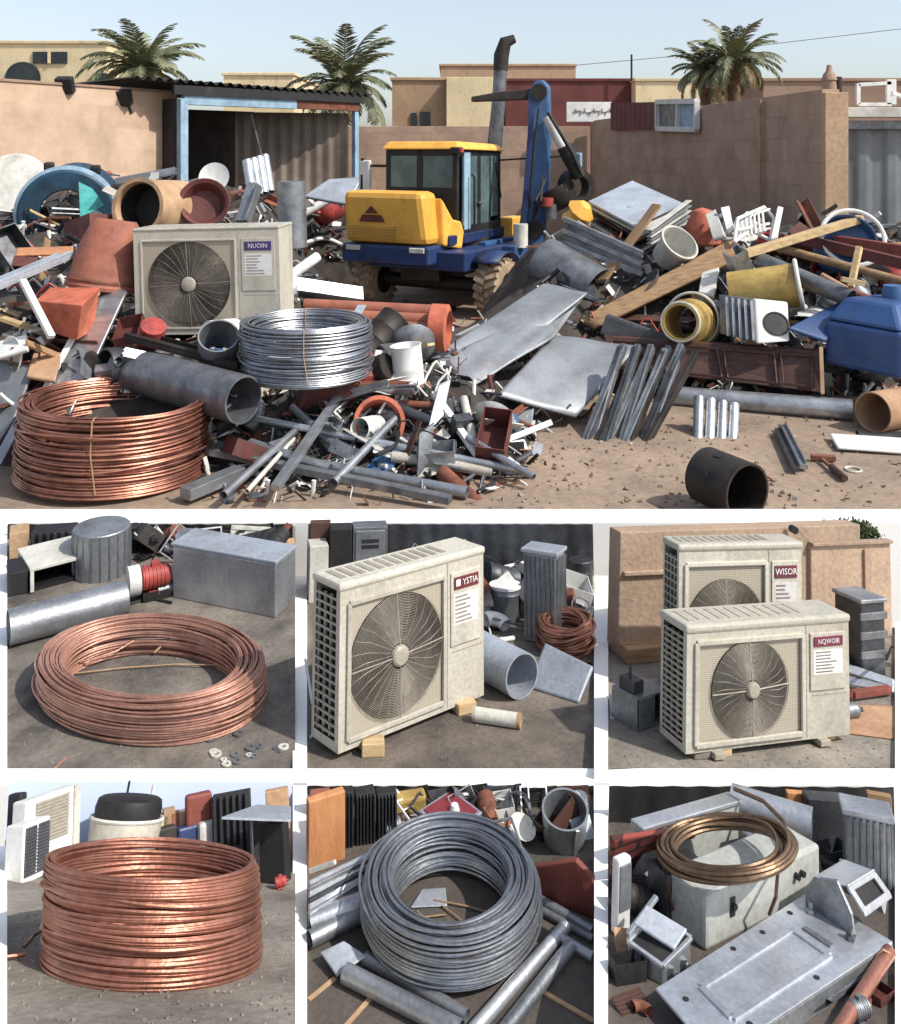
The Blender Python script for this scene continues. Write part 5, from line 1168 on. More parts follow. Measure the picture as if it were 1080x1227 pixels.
for _ in range(16):
    k = rnd.choice(['frame','box','panel','drum','elbow','can','tube','profile','sheet']); pl_rows.append((k, rnd.choice(['black','steel_dark','galvanised','black_iron','steel_grey','rust']), rnd.uniform(150,345), rnd.uniform(650,668), rnd.uniform(30,50), rnd.uniform(0,3), rnd.uniform(-.3,1.2), rnd.uniform(-.7,.7)))
clutter(pl, pl_rows, 100, 'in the dark back row of the flat coil plot')
ptube(pl, 'loose_wire', 'black cable lying on the asphalt behind the flat coil', [(206,722,.01),(180,716,.01),(160,722,.01),(140,728,.012)], .006, 'black')
o = single('gravel', None, None, stones(pl, 500, 3, box=(9,700,351,921)), 'concrete'); props(o, 'grit scattered over the asphalt around the flat coil', 'gravel', kind='stuff')
rnd = random.Random(8)
for k in range(16):
    x, y = rnd.uniform(250,345), rnd.uniform(875,918)
    single('metal_washer', 'small pale metal washer lying on the asphalt right of the flat coil', 'washer', MB().lathe([(.006,0),(.013,0),(.013,.004),(.006,.004)], 14, pl.M(pl.P(x,y,.001), 0, rnd.uniform(-.1,.1)) @ Matrix.Scale(rnd.uniform(.8,1.7), 4), closed=True), 'off_white' if k % 3 == 0 else 'steel_grey', group='washers scattered right of the flat coil')

# ================================================================== plot 2: one air conditioner, scrap behind
pl = P2
ac_on(pl, 'cream air conditioner with a maroon badge standing turned on two wood blocks among scrap', (405,904), (580,833), 699, .25, 'badge_red', '\u25a0 YSTIA', lift=.03)
block(pl, 'wood block under the near left corner of the turned air conditioner', 447, 902, .1, .09, .08, .05); block(pl, 'wood block under the right end of the turned air conditioner', 556, 852, .5, .09, .07, .045)
block(pl, 'third wood block hidden below the back of the turned air conditioner', 520, 836, .5, .09, .07, .03); 
M = pl.M(pl.P(597,860,.028), -.3)
tc_ = root('tin_can', 'slim white and tan canister lying on the ground right of the air conditioner', 'can', M); part(tc_, 'body', MB().cyl((-.095,0,0),(.085,0,0),.03,24), 'off_white', .003); part(tc_, 'cap', MB().cyl((.085,0,0),(.1,0,0),.0305,24), 'tan', .003); part(tc_, 'end_cap', MB().cyl((-.108,0,0),(-.095,0,0),.0305,24), 'cream', .003)
ppipe(pl, 'steel_pipe', 'wide pale pipe with a dark open end pointing at the viewer behind the tilted sheet', (566,778), (626,810), .098, 'sheet_pale', .008)
tt = psheet(pl, 'sheet_tray', 'pale bluish sheet tray tilted on the ground at the right', [(632,824,.0),(694,843,.0),(711,800,.10),(654,772,.12)], 'sheet_pale', .016)
coil('wire_coil', 'orange red copper coil behind the tilted sheet tray at the right edge', 'wire coil', pl.M(pl.P(680,778), .2, .12, -.12), .085, .135, .15, .008, 'copper', 12, 4, jr=.007, jz=.004, ties=0, seed=31)
def radiator(t, w, d, h):
    part(t, 'body', MB().box((0,0,h/2),(w,d,h)), 'galvanised', .008)
    mb = MB()
    for k in range(7): mb.box((-w/2+w*(k+.5)/7,-d/2-.004,h/2),(w*.06,.008,h*.9))
    for k in range(7): mb.box((w/2+.004,-d/2+d*(k+.5)/7,h/2),(.008,d*.06,h*.9))
    part(t, 'rib', mb, 'steel_grey'); part(t, 'lid', MB().box((0,0,h+.006),(w+.02,d+.02,.02)), 'galvanised_bright', .004)
pbox(pl, 'ribbed_casing', 'tall ribbed grey casing standing behind the wide pale pipe', 'metal casing', (628,768), (668,776), .13, 660, 'galvanised', parts=radiator)
db = root('metal_drum', 'grey drum with a white lid between the air conditioner and the tall ribbed casing', 'drum', pl.M(pl.P(606,742))); part(db, 'body', MB().lathe([(0,0),(.085,0),(.085,.14),(.088,.145),(.085,.15),(.085,.17)], 28), 'steel_grey'); part(db, 'lid', MB().lathe([(.085,.17),(.09,.172),(.09,.185),(0,.19)], 28), 'white')
pbox(pl, 'grey_cabinet', 'dark grey cabinet with fine ribs behind the left end of the air conditioner', 'cabinet', (422,716), (464,714), .14, 632, 'steel_grey', parts=lambda t, w, d, h: (part(t, 'body', MB().box((0,0,h/2),(w,d,h)), 'steel_grey', .006), part(t, 'door', MB().box((0,-d/2-.004,h/2),(w*.84,.008,h*.9)), 'galvanised', .004), part(t, 'vent', MB().box((0,-d/2-.009,h*.8),(w*.5,.004,.02)).box((0,-d/2-.009,h*.72),(w*.5,.004,.02)), 'black')))
pbox(pl, 'black_cabinet', 'black cabinet wedged left of the dark grey cabinet', 'cabinet', (394,718), (421,717), .14, 634, 'black')
pbox(pl, 'white_box', 'low white box behind the left corner of the air conditioner', 'box', (370,724), (393,722), .16, 655, 'off_white')
pbox(pl, 'brown_box', 'brown board box in the back left corner above the white box', 'box', (370,712), (395,711), .06, 626, 'wood_dark')
psheet(pl, 'blue_sheet', 'light blue sheet leaning up behind the air conditioner', [(506,712,.0),(560,712,.0),(548,704,.28),(520,704,.28)], 'light_blue', .01)
psheet(pl, 'red_sheet', 'red sheet leaning left of the light blue sheet', [(480,712,.0),(512,712,.0),(514,704,.2),(480,704,.21)], 'orange_rust', .012)
rows = [('ring','black',580,712,52,.2,1.2,0),('ring','galvanised',566,706,60,.4,1.0,.2),('drum','steel_dark',600,712,40,.4,0,.3),('bent_tube','white',700,735,58,.4,.8,.5),('bent_tube','white',690,752,60,2.4,.4,.6),('ring','white',706,748,40,0,.7,.6),('box','olive_yellow',652,708,46,.1,0,0),('drum','steel_dark',700,712,46,.1,0,1.57),('frame','white',624,708,60,.6,1.2,0),('elbow','white',596,756,44,.5,.4,0),('bent_tube','white',588,765,50,1.1,.4,0),('angle','galvanised',615,757,52,.2,0,.3),('tube','white',600,772,40,.6,0,.1),('frame','black_iron',585,752,44,.4,.3,0),('panel','steel_dark',545,705,50,.2,1.1,.2),('profile','galvanised',640,722,70,.5,.2,.7),('can','white',478,712,24,1.5,0,-1.4),('panel','off_white',700,712,40,.1,1.3,0),('elbow','steel_grey',640,735,34,0,.4,.2),('box','rust',494,708,34,.1,0,0),('angle','white',680,720,64,.9,.3,.7),('motor','steel_grey',592,802,34,.4,0,0),('ring','cream_shade',588,806,32,.3,1.1,.3),('elbow','rust',700,800,26,.3,0,0),('panel','olive_yellow',662,716,44,.3,.4,.2)]
rnd = random.Random(77)
for _ in range(34):
    k = rnd.choice(['bent_tube','frame','box','panel','drum','elbow','ring','sheet','grille','can','tube','profile','angle']); rows.append((k, rnd.choice(['white','steel_dark','galvanised','off_white','black','galvanised_bright','steel_grey','rust']), rnd.uniform(470,705), rnd.uniform(706,745), rnd.uniform(34,62), rnd.uniform(0,3), rnd.uniform(-.3,1.2), rnd.uniform(-.7,.7)))
clutter(pl, rows, 200, 'in the heap behind the air conditioner with the maroon badge')
pbackdrop(pl, 703, 'added dark sheet fence closing the heap behind the air conditioner with the maroon badge', 'steel_dark')
ptube(pl, 'cable', 'white cable hanging along the louvred side of the air conditioner with the maroon badge', [(366,790,.16),(374,840,.1),(382,868,.03),(372,884,.01)], .006, 'white', 'cable')
o = single('gravel', None, None, stones(pl, 250, 5, box=(368,800,712,921)), 'concrete'); props(o, 'grit on the brown asphalt in front of the turned air conditioner', 'gravel', kind='stuff')

# ================================================================== plot 3: two air conditioners by a wall
pl = P3
ac_on(pl, 'nearer cream air conditioner of a pair with a purple badge standing on two wood blocks', (822,904), (1019,880), 749, .24, 'badge_maroon', 'NQWOIR', lift=.03)
ac_on(pl, 'farther cream air conditioner standing behind the nearer one against the pink wall', (812,842), (962,831), 652, .22, 'badge_maroon', 'WISOR')
block(pl, 'wood block under the left front corner of the nearer air conditioner', 856, 903, .25, .12, .07, .045); block(pl, 'wood block under the right end of the nearer air conditioner', 985, 884, .5, .1, .07, .045)
block(pl, 'grey stone under the middle left of the nearer air conditioner', 838, 906, .2, .07, .06, .03, 'concrete', 'stone'); block(pl, 'wood block out of sight behind the nearer air conditioner', 930, 850, .2, .1, .07, .03)
a, b = pl.P(744, 790), pl.P(1071, 764); M, w = pl.frame(a, b); h = min(pl.hfor(a, 630), pl.hfor(a*.1+b*.9, 630))
hr = pl.hfor(b, 650)
pw3 = root('garden_wall', 'pink plastered wall behind the pair of air conditioners', 'wall', M)
part(pw3, 'tall_part', MB().box((-w*.055,.09,h/2),(w*.89,.12,h)), 'plaster_beige', .006)
part(pw3, 'low_part', MB().box((w*.34,.03,hr/2),(w*.32,.048,hr)), 'plaster_beige', .006); part(pw3, 'coping', MB().box((w*.34,.01,hr+.006),(w*.32,.05,.018)), 'plaster_beige', .004)
part(pw3, 'ledge_band', MB().box((-w*.36,.018,pl.hfor(a, 686)-.012),(w*.26,.026,.02)), 'plaster_beige', .004); part(pw3, 'pilaster', MB().box((w*.4,-.0,hr*.47),(.05,.02,hr*.94)), 'plaster_beige', .004)
part(pw3, 'plinth', MB().box((-w*.3,-.02,.035),(w*.4,.1,.07)), 'wood', .004)
spt = pl.P(950,773)+pl.n*pl.hfor(pl.P(950,773),633)
single('wall_spout', 'small black pipe stub in the pink wall above the air conditioners', 'pipe', MB().cyl(spt, spt-pl.dv*.05, .02, 16), 'black')
tr = root('shrub', 'dark green bush peeping over the low part of the pink wall', 'bush', M @ Matrix.Translation((w*.45,.19,0)))
part(tr, 'stem', MB().cyl((0,0,0),(0,0,hr),.02,8), 'trunk'); rnd = random.Random(9); mb = MB()
for _ in range(3600):
    p = V((rnd.gauss(0,.04), rnd.gauss(0,.05), hr+.015+rnd.gauss(0,.022))); 
    e = Euler((rnd.random()*6, rnd.random()*6, rnd.random()*6)).to_matrix(); s_ = rnd.uniform(.008,.02)
    mb.add([p+e@V((-s_,0,0)), p+e@V((0,-s_*.5,0)), p+e@V((s_,0,0)), p+e@V((0,s_*.5,0))], [(0,1,2,3)])
part(tr, 'crown', mb, 'leaf')
duct = pbox(pl, 'duct_box', 'open grey duct box lying left of the nearer air conditioner', 'duct', (764,877), (800,866), .15, 838, 'galvanised', parts=lambda t, w, d, h: (part(t, 'body', MB().box((0,d/2,h/2),(w,.008,h)).box((-w/2,0,h/2),(.01,d,h)).box((w/2,0,h/2),(.01,d,h)).box((0,0,h),(w,d,.01)).box((0,0,.005),(w,d,.01)).box((-w*.2,-d/2,h/2),(w*.5,.008,h)), 'galvanised', .002), part(t, 'dark_insert', MB().box((w*.2,d/4,h/2),(w*.55,.02,h*.9)), 'black'), part(t, 'bracket', MB().box((-w*.3,0,h+.03),(.06,.09,.05)).box((-w*.35,0,h+.075),(.012,.012,.06)), 'steel_dark', .004)))  # black plate set inside the open duct
psheet(pl, 'sheet_offcut', 'pale flat sheet on the ground at the left wall base', [(731,862,.0),(752,862,.0),(790,822,.03),(730,832,.03)], 'sheet_pale', .01)
psheet(pl, 'sheet_offcut', 'grey plate leaning between the duct box and the pink wall', [(770,838,.0),(812,838,.0),(812,812,.05),(764,816,.05)], 'galvanised', .008)
gr_ = pbox(pl, 'plastic_stool', 'dark grey ribbed crate standing by the wall at the right edge', 'crate', (1034,815), (1066,811), .2, 722, 'steel_dark', parts=lambda t, w, d, h: (part(t, 'body', MB().box((0,0,h*.5),(w*.9,d*.9,h)), 'steel_dark', .01), part(t, 'slat', MB().box((0,-d*.46,h*.3),(w,.012,h*.1)).box((0,-d*.46,h*.55),(w,.012,h*.1)).box((0,-d*.46,h*.8),(w,.012,h*.1)), 'steel_grey', .003), part(t, 'top', MB().box((0,0,h),(w,d,.02)), 'galvanised', .006)))
pbar(pl, 'metal_bar', 'dark bar leaning on the pink wall at the right edge', (1062,790,.02), (1070,775,.3), .012, .012, 'black_iron')
psheet(pl, 'sheet_strip', 'white strip lying right of the nearer air conditioner', [(1016,806,.03),(1072,824,.03),(1072,815,.05),(1016,796,.05)], 'sheet_pale', .01)
psheet(pl, 'sheet_strip', 'grey strip lying below the white strip at the right', [(1014,820,.02),(1072,830,.02),(1072,823,.04),(1014,811,.04)], 'galvanised', .01)
pbar(pl, 'metal_beam', 'red beam lying on the ground at the right of the pair', (1022,832,.03), (1066,826,.03), .035, .03, 'red_board'); pbar(pl, 'metal_beam', 'short red brown post end beside the red beam', (1018,838,.0), (1018,832,.06), .03, .03, 'red_board')
gm = root('gas_cylinder', 'small green grey cylinder lying behind the right end of the nearer air conditioner', 'cylinder', pl.M(pl.P(1013,852,.03), .3)); part(gm, 'body', MB().lathe([(0,-.07),(.03,-.065),(.035,-.04),(.035,.05),(.02,.07),(0,.07)], 20, Matrix.Rotation(PI/2, 4, 'Y')), 'steel_grey'); part(gm, 'valve', MB().cyl((.07,0,0),(.09,0,0),.01,10), 'black')
psheet(pl, 'cardboard_sheet', 'tan cardboard lying on the ground right of the pair of air conditioners', [(1010,878,.004),(1072,886,.004),(1072,846,.004),(1026,844,.004)], 'cardboard', .005, 'cardboard')
rows = [('panel','black',1030,806,40,.4,1.0,.2),('elbow','blue_deep',1026,795,20,.2,.3,0),('angle','galvanised',1050,800,44,.3,.2,.1),('bent_tube','black',1046,790,40,.4,.7,.3)]
clutter(pl, rows, 300, 'beside the dark crate at the pink wall')
o = single('gravel', None, None, stones(pl, 250, 7, box=(729,840,1073,921)), 'concrete'); props(o, 'grit on the concrete in front of the pair of air conditioners', 'gravel', kind='stuff')
# ================================================================== plot 4: tall copper coil under the sky
pl = P4
p = pl.P(185, 1149)
sc_ = F/p.y
ax = pl.R.to_3x3().transposed() @ pl.up                # the stack leans along the plot's upright
coil('wire_coil', 'tall upright coil of shiny copper wire standing on concrete in the lower left plot', 'wire coil', pl.M(p, flat=True), 118/sc_, 128.5/sc_, pl.hfor(p, 1033), .0041, 'copper', 38, 3, jr=.0034, jz=.0024, ties=0, seed=41, tie_m='copper', segs=96, lean=(ax.x/ax.z, ax.y/ax.z),
     end=[(-.27,-.08,.01), (-.34,-.12,.006), (-.4,-.15,.005)])
ptube(pl, 'loose_wire', 'thin dark wire lying left of the tall copper coil in its shadow', [(28,1134,.004),(40,1122,.004),(52,1114,.02)], .003, 'copper')
def louv(t, w, d, h):
    part(t, 'body', MB().box((0,0,h/2),(w,d,h)), 'white', .006)
    mb = MB()
    for k in range(12): mb.box((-w*.02,-d/2-.004,h*(.42+.046*k)),(w*.62,.008,h*.016), Matrix.Rotation(.4, 3, 'X'))
    part(t, 'louvre', mb, 'cream_shade'); part(t, 'corner_post', MB().box((w/2-.012,-d/2-.003,h/2),(.024,.008,h)), 'off_white')
pbox(pl, 'louvred_cabinet', 'white louvred cabinet standing at the far left behind the tall copper coil', 'cabinet', (28,1050), (92,1038), .06, 953, 'white', parts=louv)
def lowac(t, w, d, h):
    part(t, 'body', MB().box((0,0,h/2),(w,d,h)), 'white', .005)
    part(t, 'grille', MB().box((-w*.24,-d/2-.002,h*.52),(w*.4,.006,h*.82)).box((w*.24,-d/2-.002,h*.52),(w*.4,.006,h*.82)), 'steel_dark', .002)
    mb = MB()
    for k in range(14): mb.box((0,-d/2-.006,h*(.13+.056*k)),(w*.88,.003,h*.012))
    part(t, 'grille_bar', mb, 'steel_grey')
pbox(pl, 'condenser_box', 'low white box with two dark grille panels before the louvred cabinet', 'condenser', (26,1058), (58,1051), .07, 985, 'white', parts=lowac)
pbox(pl, 'dark_cabinet', 'dark narrow cabinet at the left edge above the low white condenser', 'cabinet', (20,1046), (29,1044), .05, 950, 'black')
tb4 = root('plastic_tub', 'cream tub with a round black lid standing behind the tall copper coil', 'tub', pl.M(pl.P(142,1036), flat=True)); q = pl.P(142,1036); s4 = F/q.y; h1 = pl.hfor(q,982); h2 = pl.hfor(q,956)
part(tb4, 'tub', MB().lathe([(0,0),(36/s4,0),(41/s4,h1*.5),(43/s4,h1),(42/s4,h1+.004),(0,h1)], 36), 'cream'); part(tb4, 'lid', MB().lathe([(0,h1+.005),(39/s4,h1+.005),(40/s4,(h1+h2)/2),(38/s4,h2-.006),(34/s4,h2),(0,h2+.002)], 36), 'black')
part(tb4, 'rim', MB().ring((0,0,h1+.002), 42.5/s4, .006, 40, 6), 'off_white')
for x, yt in ((138,937),(169,942)): single('antenna_pole', ('dark thin pole rising behind the black lidded tub' if x < 150 else 'pale thin pole right of the black lidded tub'), 'pole', MB().cyl(pl.P(x,1029), pl.P(x,1029)+pl.n*pl.hfor(pl.P(x,1029),yt), .0042 if x < 150 else .006, 8), 'black_iron' if x < 150 else 'off_white')
rnd = random.Random(17)
for k in range(9):                                      # far houses behind the yard edge
    x = 168+k*9.5; w_ = rnd.uniform(10,16); yt = rnd.uniform(968,984)
    pbox(pl, 'far_house', f"{('small tan','small brick red','small cream')[k%3]} far house {('left of','right of')[k>4]} the blue tarpaulin heap behind the tall coil", 'house', (x,1027), (x+w_,1027), .05, yt, ('plaster_tan','terracotta','plaster_cream')[k % 3], .001, group='far houses behind the tall coil')
pbox(pl, 'tarpaulin', 'blue wrapped bundle behind the right rim of the tall coil', 'bundle', (214,1032), (244,1031), .05, 990, 'blue_deep', .008); pbox(pl, 'white_car_body', 'white and grey bundle right of the blue one behind the tall coil', 'bundle', (240,1033), (272,1032), .05, 983, 'white', .012); pbox(pl, 'crate', 'dark crate left of the blue bundle behind the tall coil', 'crate', (188,1033), (213,1032), .05, 992, 'black_iron', .006)
pbox(pl, 'steel_container', 'tall dark grey container at the right behind the tall copper coil', 'container', (256,1034), (302,1036), .05, 950, 'steel_dark', parts=fins)
pbox(pl, 'red_machine', 'dark red machine box left of the tall dark container', 'machine', (224,1031), (256,1031), .05, 951, 'red_board', .01); pbox(pl, 'brick_stack', 'tan stack of boards at the top right behind the sloping roof sheet', 'boards', (322,1036), (350,1037), .05, 946, 'cardboard', .004)
pbox(pl, 'black_bin', 'black bin standing under the roof sheet at the right', 'bin', (312,1058), (344,1062), .04, 985, 'black', .006); pbox(pl, 'black_bin', 'second black bin in the shade behind the roof post', 'bin', (300,1046), (330,1046), .05, 980, 'black', .006)
cs = root('roof_table', 'pale sloping roof sheet on thin legs at the right of the tall coil', 'shelter', pl.M(pl.P(310,1060))); q = pl.P(310,1060)
hq = pl.hfor(q, 972); c1, c2, c3, c4 = pl.P(266,979,hq), pl.P(349,982,hq), pl.P(349,966,hq), pl.P(308,964,hq)
wpart(cs, 'roof_sheet', MB().hexa([x_-pl.n*.006 for x_ in (c1,c2,c3,c4)], [c1,c2,c3,c4]), 'sheet_pale'); wpart(cs, 'leg', MB().cyl(pl.P(304,1060), pl.P(304,1060)+pl.up*hq*.97, .005, 8), 'steel_grey')
pbar(pl, 'red_valve', 'red round object hanging under the pale roof sheet', (316,1000,.09), (328,1000,.09), .03, .04, 'red', 'valve', .008)
rows = [('panel','black_iron',275,1040,30,.1,1.3,0),('drum','black',246,1036,20,.1,0,0),('box','rust',205,1038,18,.4,0,0),('motor','red',335,1066,18,.3,0,0)]
clutter(pl, rows, 400, 'behind the tall copper coil')
a, b = pl.P(5, 1022), pl.P(354, 1022); M, w = pl.frame(a, b); h = pl.hfor((a+b)/2, 936)
struct('sky', MB().add([a-pl.up*.1, b-pl.up*.1, b+pl.up*pl.hfor(b, 937), a+pl.up*pl.hfor(a, 937)], [(0,1,2,3)]), 'sky_blue')
o = single('gravel', None, None, stones(pl, 300, 9, box=(8,1090,351,1240)), 'concrete'); props(o, 'grit on the concrete in front of the tall copper coil', 'gravel', kind='stuff')

# ================================================================== plot 5: steel wire coil on a frame of tubes
pl = P5
p = pl.P(540, 1108); s5 = F/p.y
coil('wire_coil', 'round coil of grey steel wire lying on crossed tubes in the lower middle plot', 'wire coil', pl.M(p)@Matrix.Translation((0,0,.02)), 70/s5, 99/s5, .145, .0047, 'wire_steel', 21, 8, jr=.005, jz=.003, bulge=.02, ties=0, seed=51,
     end=[(.14,.2,.15), (.2,.19,.17), (.215,.12,.165), (.24,.05,.13), (.262,-.03,.08), (.26,-.1,.03)])
ptube(pl, 'loose_wire', 'thick wire end with a copper tip rising behind the grey steel coil', [(640,1080,.05),(632,1040,.1),(622,1010,.12),(612,994,.13),(608,988,.16)], .006, 'wire_steel'); ptube(pl, 'copper_tip', 'bare copper tip at the end of the wire behind the grey steel coil', [(608,990,.16),(610,983,.17),(613,985,.165)], .009, 'copper', 'wire end')
for i, (a, b, r, m, lab) in enumerate((((556,1248,.0),(678,1110,.0),.019,'galvanised_bright','left one of two parallel bright tubes in front of the grey steel coil'),((592,1252,.0),(684,1134,.0),.019,'galvanised','right one of two parallel bright tubes in front of the grey steel coil'),((438,1148,.0),(560,1218,.0),.018,'galvanised','upper of two thick tubes below the grey steel coil at the left'),((414,1166,.0),(552,1236,.0),.026,'galvanised','lower thicker tube below the grey steel coil at the left'),((640,1074,.0),(711,1115,.0),.014,'galvanised','upper thin tube running right from the grey steel coil'),((640,1086,.0),(711,1125,.0),.012,'steel_grey','middle thin tube running right from the grey steel coil'),((672,1124,.0),(711,1147,.0),.014,'galvanised_bright','lower thin tube running right under the bright tubes'),((371,1106,.0),(446,1075,.02),.028,'galvanised_bright','bright tube at the left edge beside the grey steel coil'),((371,1126,.0),(442,1090,.0),.024,'galvanised','second bright tube below the first at the left edge'),((476,996,.02),(504,1012,.02),.014,'off_white','short pale tube behind the left rim of the grey steel coil'))):
    ppipe(pl, 'metal_tube', lab, a, b, r, m, n=22, cat='tube')
ch5 = MB(); q0, q1, q2, q3 = pl.P(369,1102,.05), pl.P(466,1042,.05), pl.P(458,1012,.09), pl.P(369,1054,.09)
ch5.hexa([x_-pl.n*.045 for x_ in (q0,q1,q2,q3)], [q0,q1,q2,q3]); single('metal_trunking', 'broad ribbed grey trunking running up from the left edge behind the steel coil', 'trunking', ch5, 'galvanised', .006)
for k in range(3): pbar(pl, 'metal_strip', f"{('front','middle','rear')[k]} raised strip lying on the ribbed grey trunking", (370,1095-k*15,.056+.014*k), (462,1040-k*10,.056+.014*k), .012, .012, ('galvanised_bright','steel_dark','galvanised')[k])
psheet(pl, 'sheet_offcut', 'small white bent sheet at the left front of the grey steel coil', [(384,1142,.03),(404,1170,.02),(440,1146,.03),(412,1128,.05)], 'sheet_pale', .006)
pbox(pl, 'wood_box', 'orange wooden board with white edge at the left behind the trunking', 'board', (370,1046), (414,1030), .03, 962, 'wood_orange', .004); pbar(pl, 'edge_strip', 'white strip along the top of the orange wooden board', (371,1044,.148), (402,1033,.2), .012, .012, 'off_white'); pbox(pl, 'wood_box', 'rust brown box in the back left corner of the steel coil plot', 'box', (371,985), (396,982), .03, 952, 'terracotta', .006)
for k in range(3):
    pbox(pl, 'dark_column', f"{('left','middle','right')[k]} black ribbed column standing behind the trunking", 'column', (400+k*26,1016-k*5), (424+k*26,1012-k*5), .04, 953, 'black', parts=fins, group='black columns behind the trunking')
pbox(pl, 'wicker_box', 'yellowish woven box behind the right black column', 'box', (470,985), (512,978), .06, 962, 'olive_yellow', .01)
pt = root('metal_pot', 'grey square pot with a dark red inside behind the grey steel coil', 'pot', pl.M(pl.P(540,1005), .75)); hp_ = pl.hfor(pl.P(540,1005), 972)
mb = MB(); c_ = [V((-.07,-.07,0)),V((.07,-.07,0)),V((.07,.07,0)),V((-.07,.07,0))]; tq_ = [V((v.x*1.15,v.y*1.15,hp_)) for v in c_]
mb.hexa(c_, tq_); part(pt, 'body', mb, 'galvanised_bright', .006); part(pt, 'inside', MB().prism([V((v.x*.82,v.y*.82,hp_+.001)) for v in tq_], (0,0,.003)), 'badge_red'); part(pt, 'knob', MB().lathe([(0,0),(.018,0),(.012,.02),(0,.022)], 14, Matrix.Translation((.01,-.01,hp_+.004))), 'white')
dr5 = root('metal_drum', 'grey drum with a bright seam at the top right behind the red board', 'drum', pl.M(pl.P(676,1006), .0, .25)); hd = pl.hfor(pl.P(678,1000), 946)
part(dr5, 'shell', MB().lathe([(0,0),(.07,0),(.08,hd*.85),(.073,hd*.85),(.066,.03)], 32), 'galvanised'); part(dr5, 'seam', MB().bar((.03,-.068,.01),(.033,-.078,hd*.85),.012,.006), 'white')
rb = MB(); b0, b1, b2, b3, b4 = pl.P(636,1072,.0), pl.P(711,1102,.0), pl.P(711,1054,.12), pl.P(690,1032,.165), pl.P(634,1040,.09)
nn = (b1-b0).cross(b4-b0).normalized()*.02; rb.prism([b0,b1,b2,b3,b4], -nn); single('red_board', 'dark red brown board leaning at the right of the grey steel coil', 'board', rb, 'red_board', .004)
for i, pts in enumerate((((474,1110),(502,1100),(534,1096)),((500,1092),(520,1110),(550,1120)),((530,1085),(552,1102),(566,1118)),((520,1078),(560,1086),(600,1098)),((490,1100),(494,1112),(496,1118)))):
    ptube(pl, 'loose_wire', ('wire lying flat at the left inside the grey coil','wire crossing the middle inside the grey coil','short wire beside the middle one inside the grey coil','longest pale wire across the back inside the grey coil','shortest wire stub near the front inside the grey coil')[i], [(x, y, .008) for x, y in pts], .0025, 'tan')
psheet(pl, 'sheet_offcut', 'pale striped sheet seen lying inside the grey steel coil', [(492,1088,.004),(536,1086,.004),(534,1064,.004),(506,1066,.004)], 'sheet_pale', .004)
pbackdrop(pl, 952, 'added black sheet fence behind the grey steel coil plot', 'black')
rows = [('bent_tube','black',590,975,60,.3,.6,.3),('bent_tube','white',606,965,56,.4,.7,.5),('ring','steel_dark',620,985,44,.4,.9,.2),('dish','off_white',624,1006,34,.3,.4,.3),('box','cardboard',594,1000,34,.4,0,.4),('frame','galvanised',640,968,46,.3,.9,.2),('tube','wood_pale',597,1000,46,1.3,0,.9),('elbow','steel_grey',645,1000,30,.4,.2,.4),('drum','galvanised',700,975,44,.5,.1,1.5),('box','black_iron',565,968,44,.2,0,0),('panel','steel_dark',600,958,60,.1,1.2,0),('angle','off_white',500,985,44,2.6,.2,.4),('motor','steel_grey',470,1000,30,.4,0,0),('panel','black',648,955,60,.2,1.3,0),('box','steel_grey',530,962,40,.3,0,0),('can','cream',480,968,24,.3,0,0),('ring','galvanised',560,982,40,.2,.4,.2),('sheet','sheet_pale',705,1006,40,.5,1.0,.2),('box','steel_dark',615,950,40,.3,0,0),('panel','black_iron',430,950,60,.3,1.3,0),('panel','wood_dark',690,952,50,.1,1.3,0),('grille','black',576,952,50,.1,1.2,0),('frame','black_iron',500,954,46,.3,1.3,0)]
rnd = random.Random(78)
for _ in range(26):
    k = rnd.choice(['bent_tube','frame','box','panel','drum','elbow','ring','can','tube','profile']); rows.append((k, rnd.choice(['white','steel_dark','galvanised','off_white','black','wood_dark','steel_grey','rust']), rnd.uniform(470,705), rnd.uniform(958,1000), rnd.uniform(34,56), rnd.uniform(0,3), rnd.uniform(-.3,1.2), rnd.uniform(-.7,.7)))
clutter(pl, rows, 500, 'in the scrap behind the grey steel coil')
for i, (a, b) in enumerate((((370,1198),(402,1172)),((412,1232),(446,1194)),((650,1188),(711,1223)))):
    pbar(pl, 'floor_strip', ('pale strip on the dark paving at the lower left','second pale strip on the dark paving below the thick tubes','pale strip on the dark paving at the lower right')[i], (a[0],a[1],.003), (b[0],b[1],.003), .012, .004, 'tan', 'strip', 0)
# ================================================================== plot 6: boxes, brass coil, bracket plate
pl = P6
pbackdrop(pl, 986, 'added black sheet fence at the back of the boxes in the lower right plot', 'black')
def base6(t, w, d, h):
    part(t, 'body', MB().box((0,0,h/2),(w,d,h)), 'grey_enamel', .012)
    for xx in (-.29,.26,.31): part(t, 'knob', MB().cyl((w*xx,-d/2+.002,h*.62),(w*xx,-d/2-.014,h*.62),.009,14), 'black')
    part(t, 'knob_plate', MB().box((-w*.29,-d/2-.002,h*.6),(.02,.006,.05)), 'black', .002)
pbox(pl, 'control_box', 'pale grey green metal box with black knobs under the brass coil', 'metal box', (846,1142), (984,1072), .15, 1074, 'grey_enamel', parts=base6)
def rear6(t, w, d, h):
    part(t, 'body', MB().box((0,0,h/2),(w,d,h)), 'grey_enamel', .006); part(t, 'lid', MB().box((0,0,h+.004),(w+.012,d+.012,.016)), 'galvanised_bright', .004)
pbox(pl, 'metal_casing', 'beige casing with a bright lid behind the pale control box', 'metal casing', (770,1062), (886,1024), .05, 996, 'cream_shade', parts=rear6)
pbox(pl, 'metal_casing', 'dark narrow casing between the beige casing and the control box', 'metal casing', (800,1112), (848,1094), .09, 1050, 'steel_dark', .006)
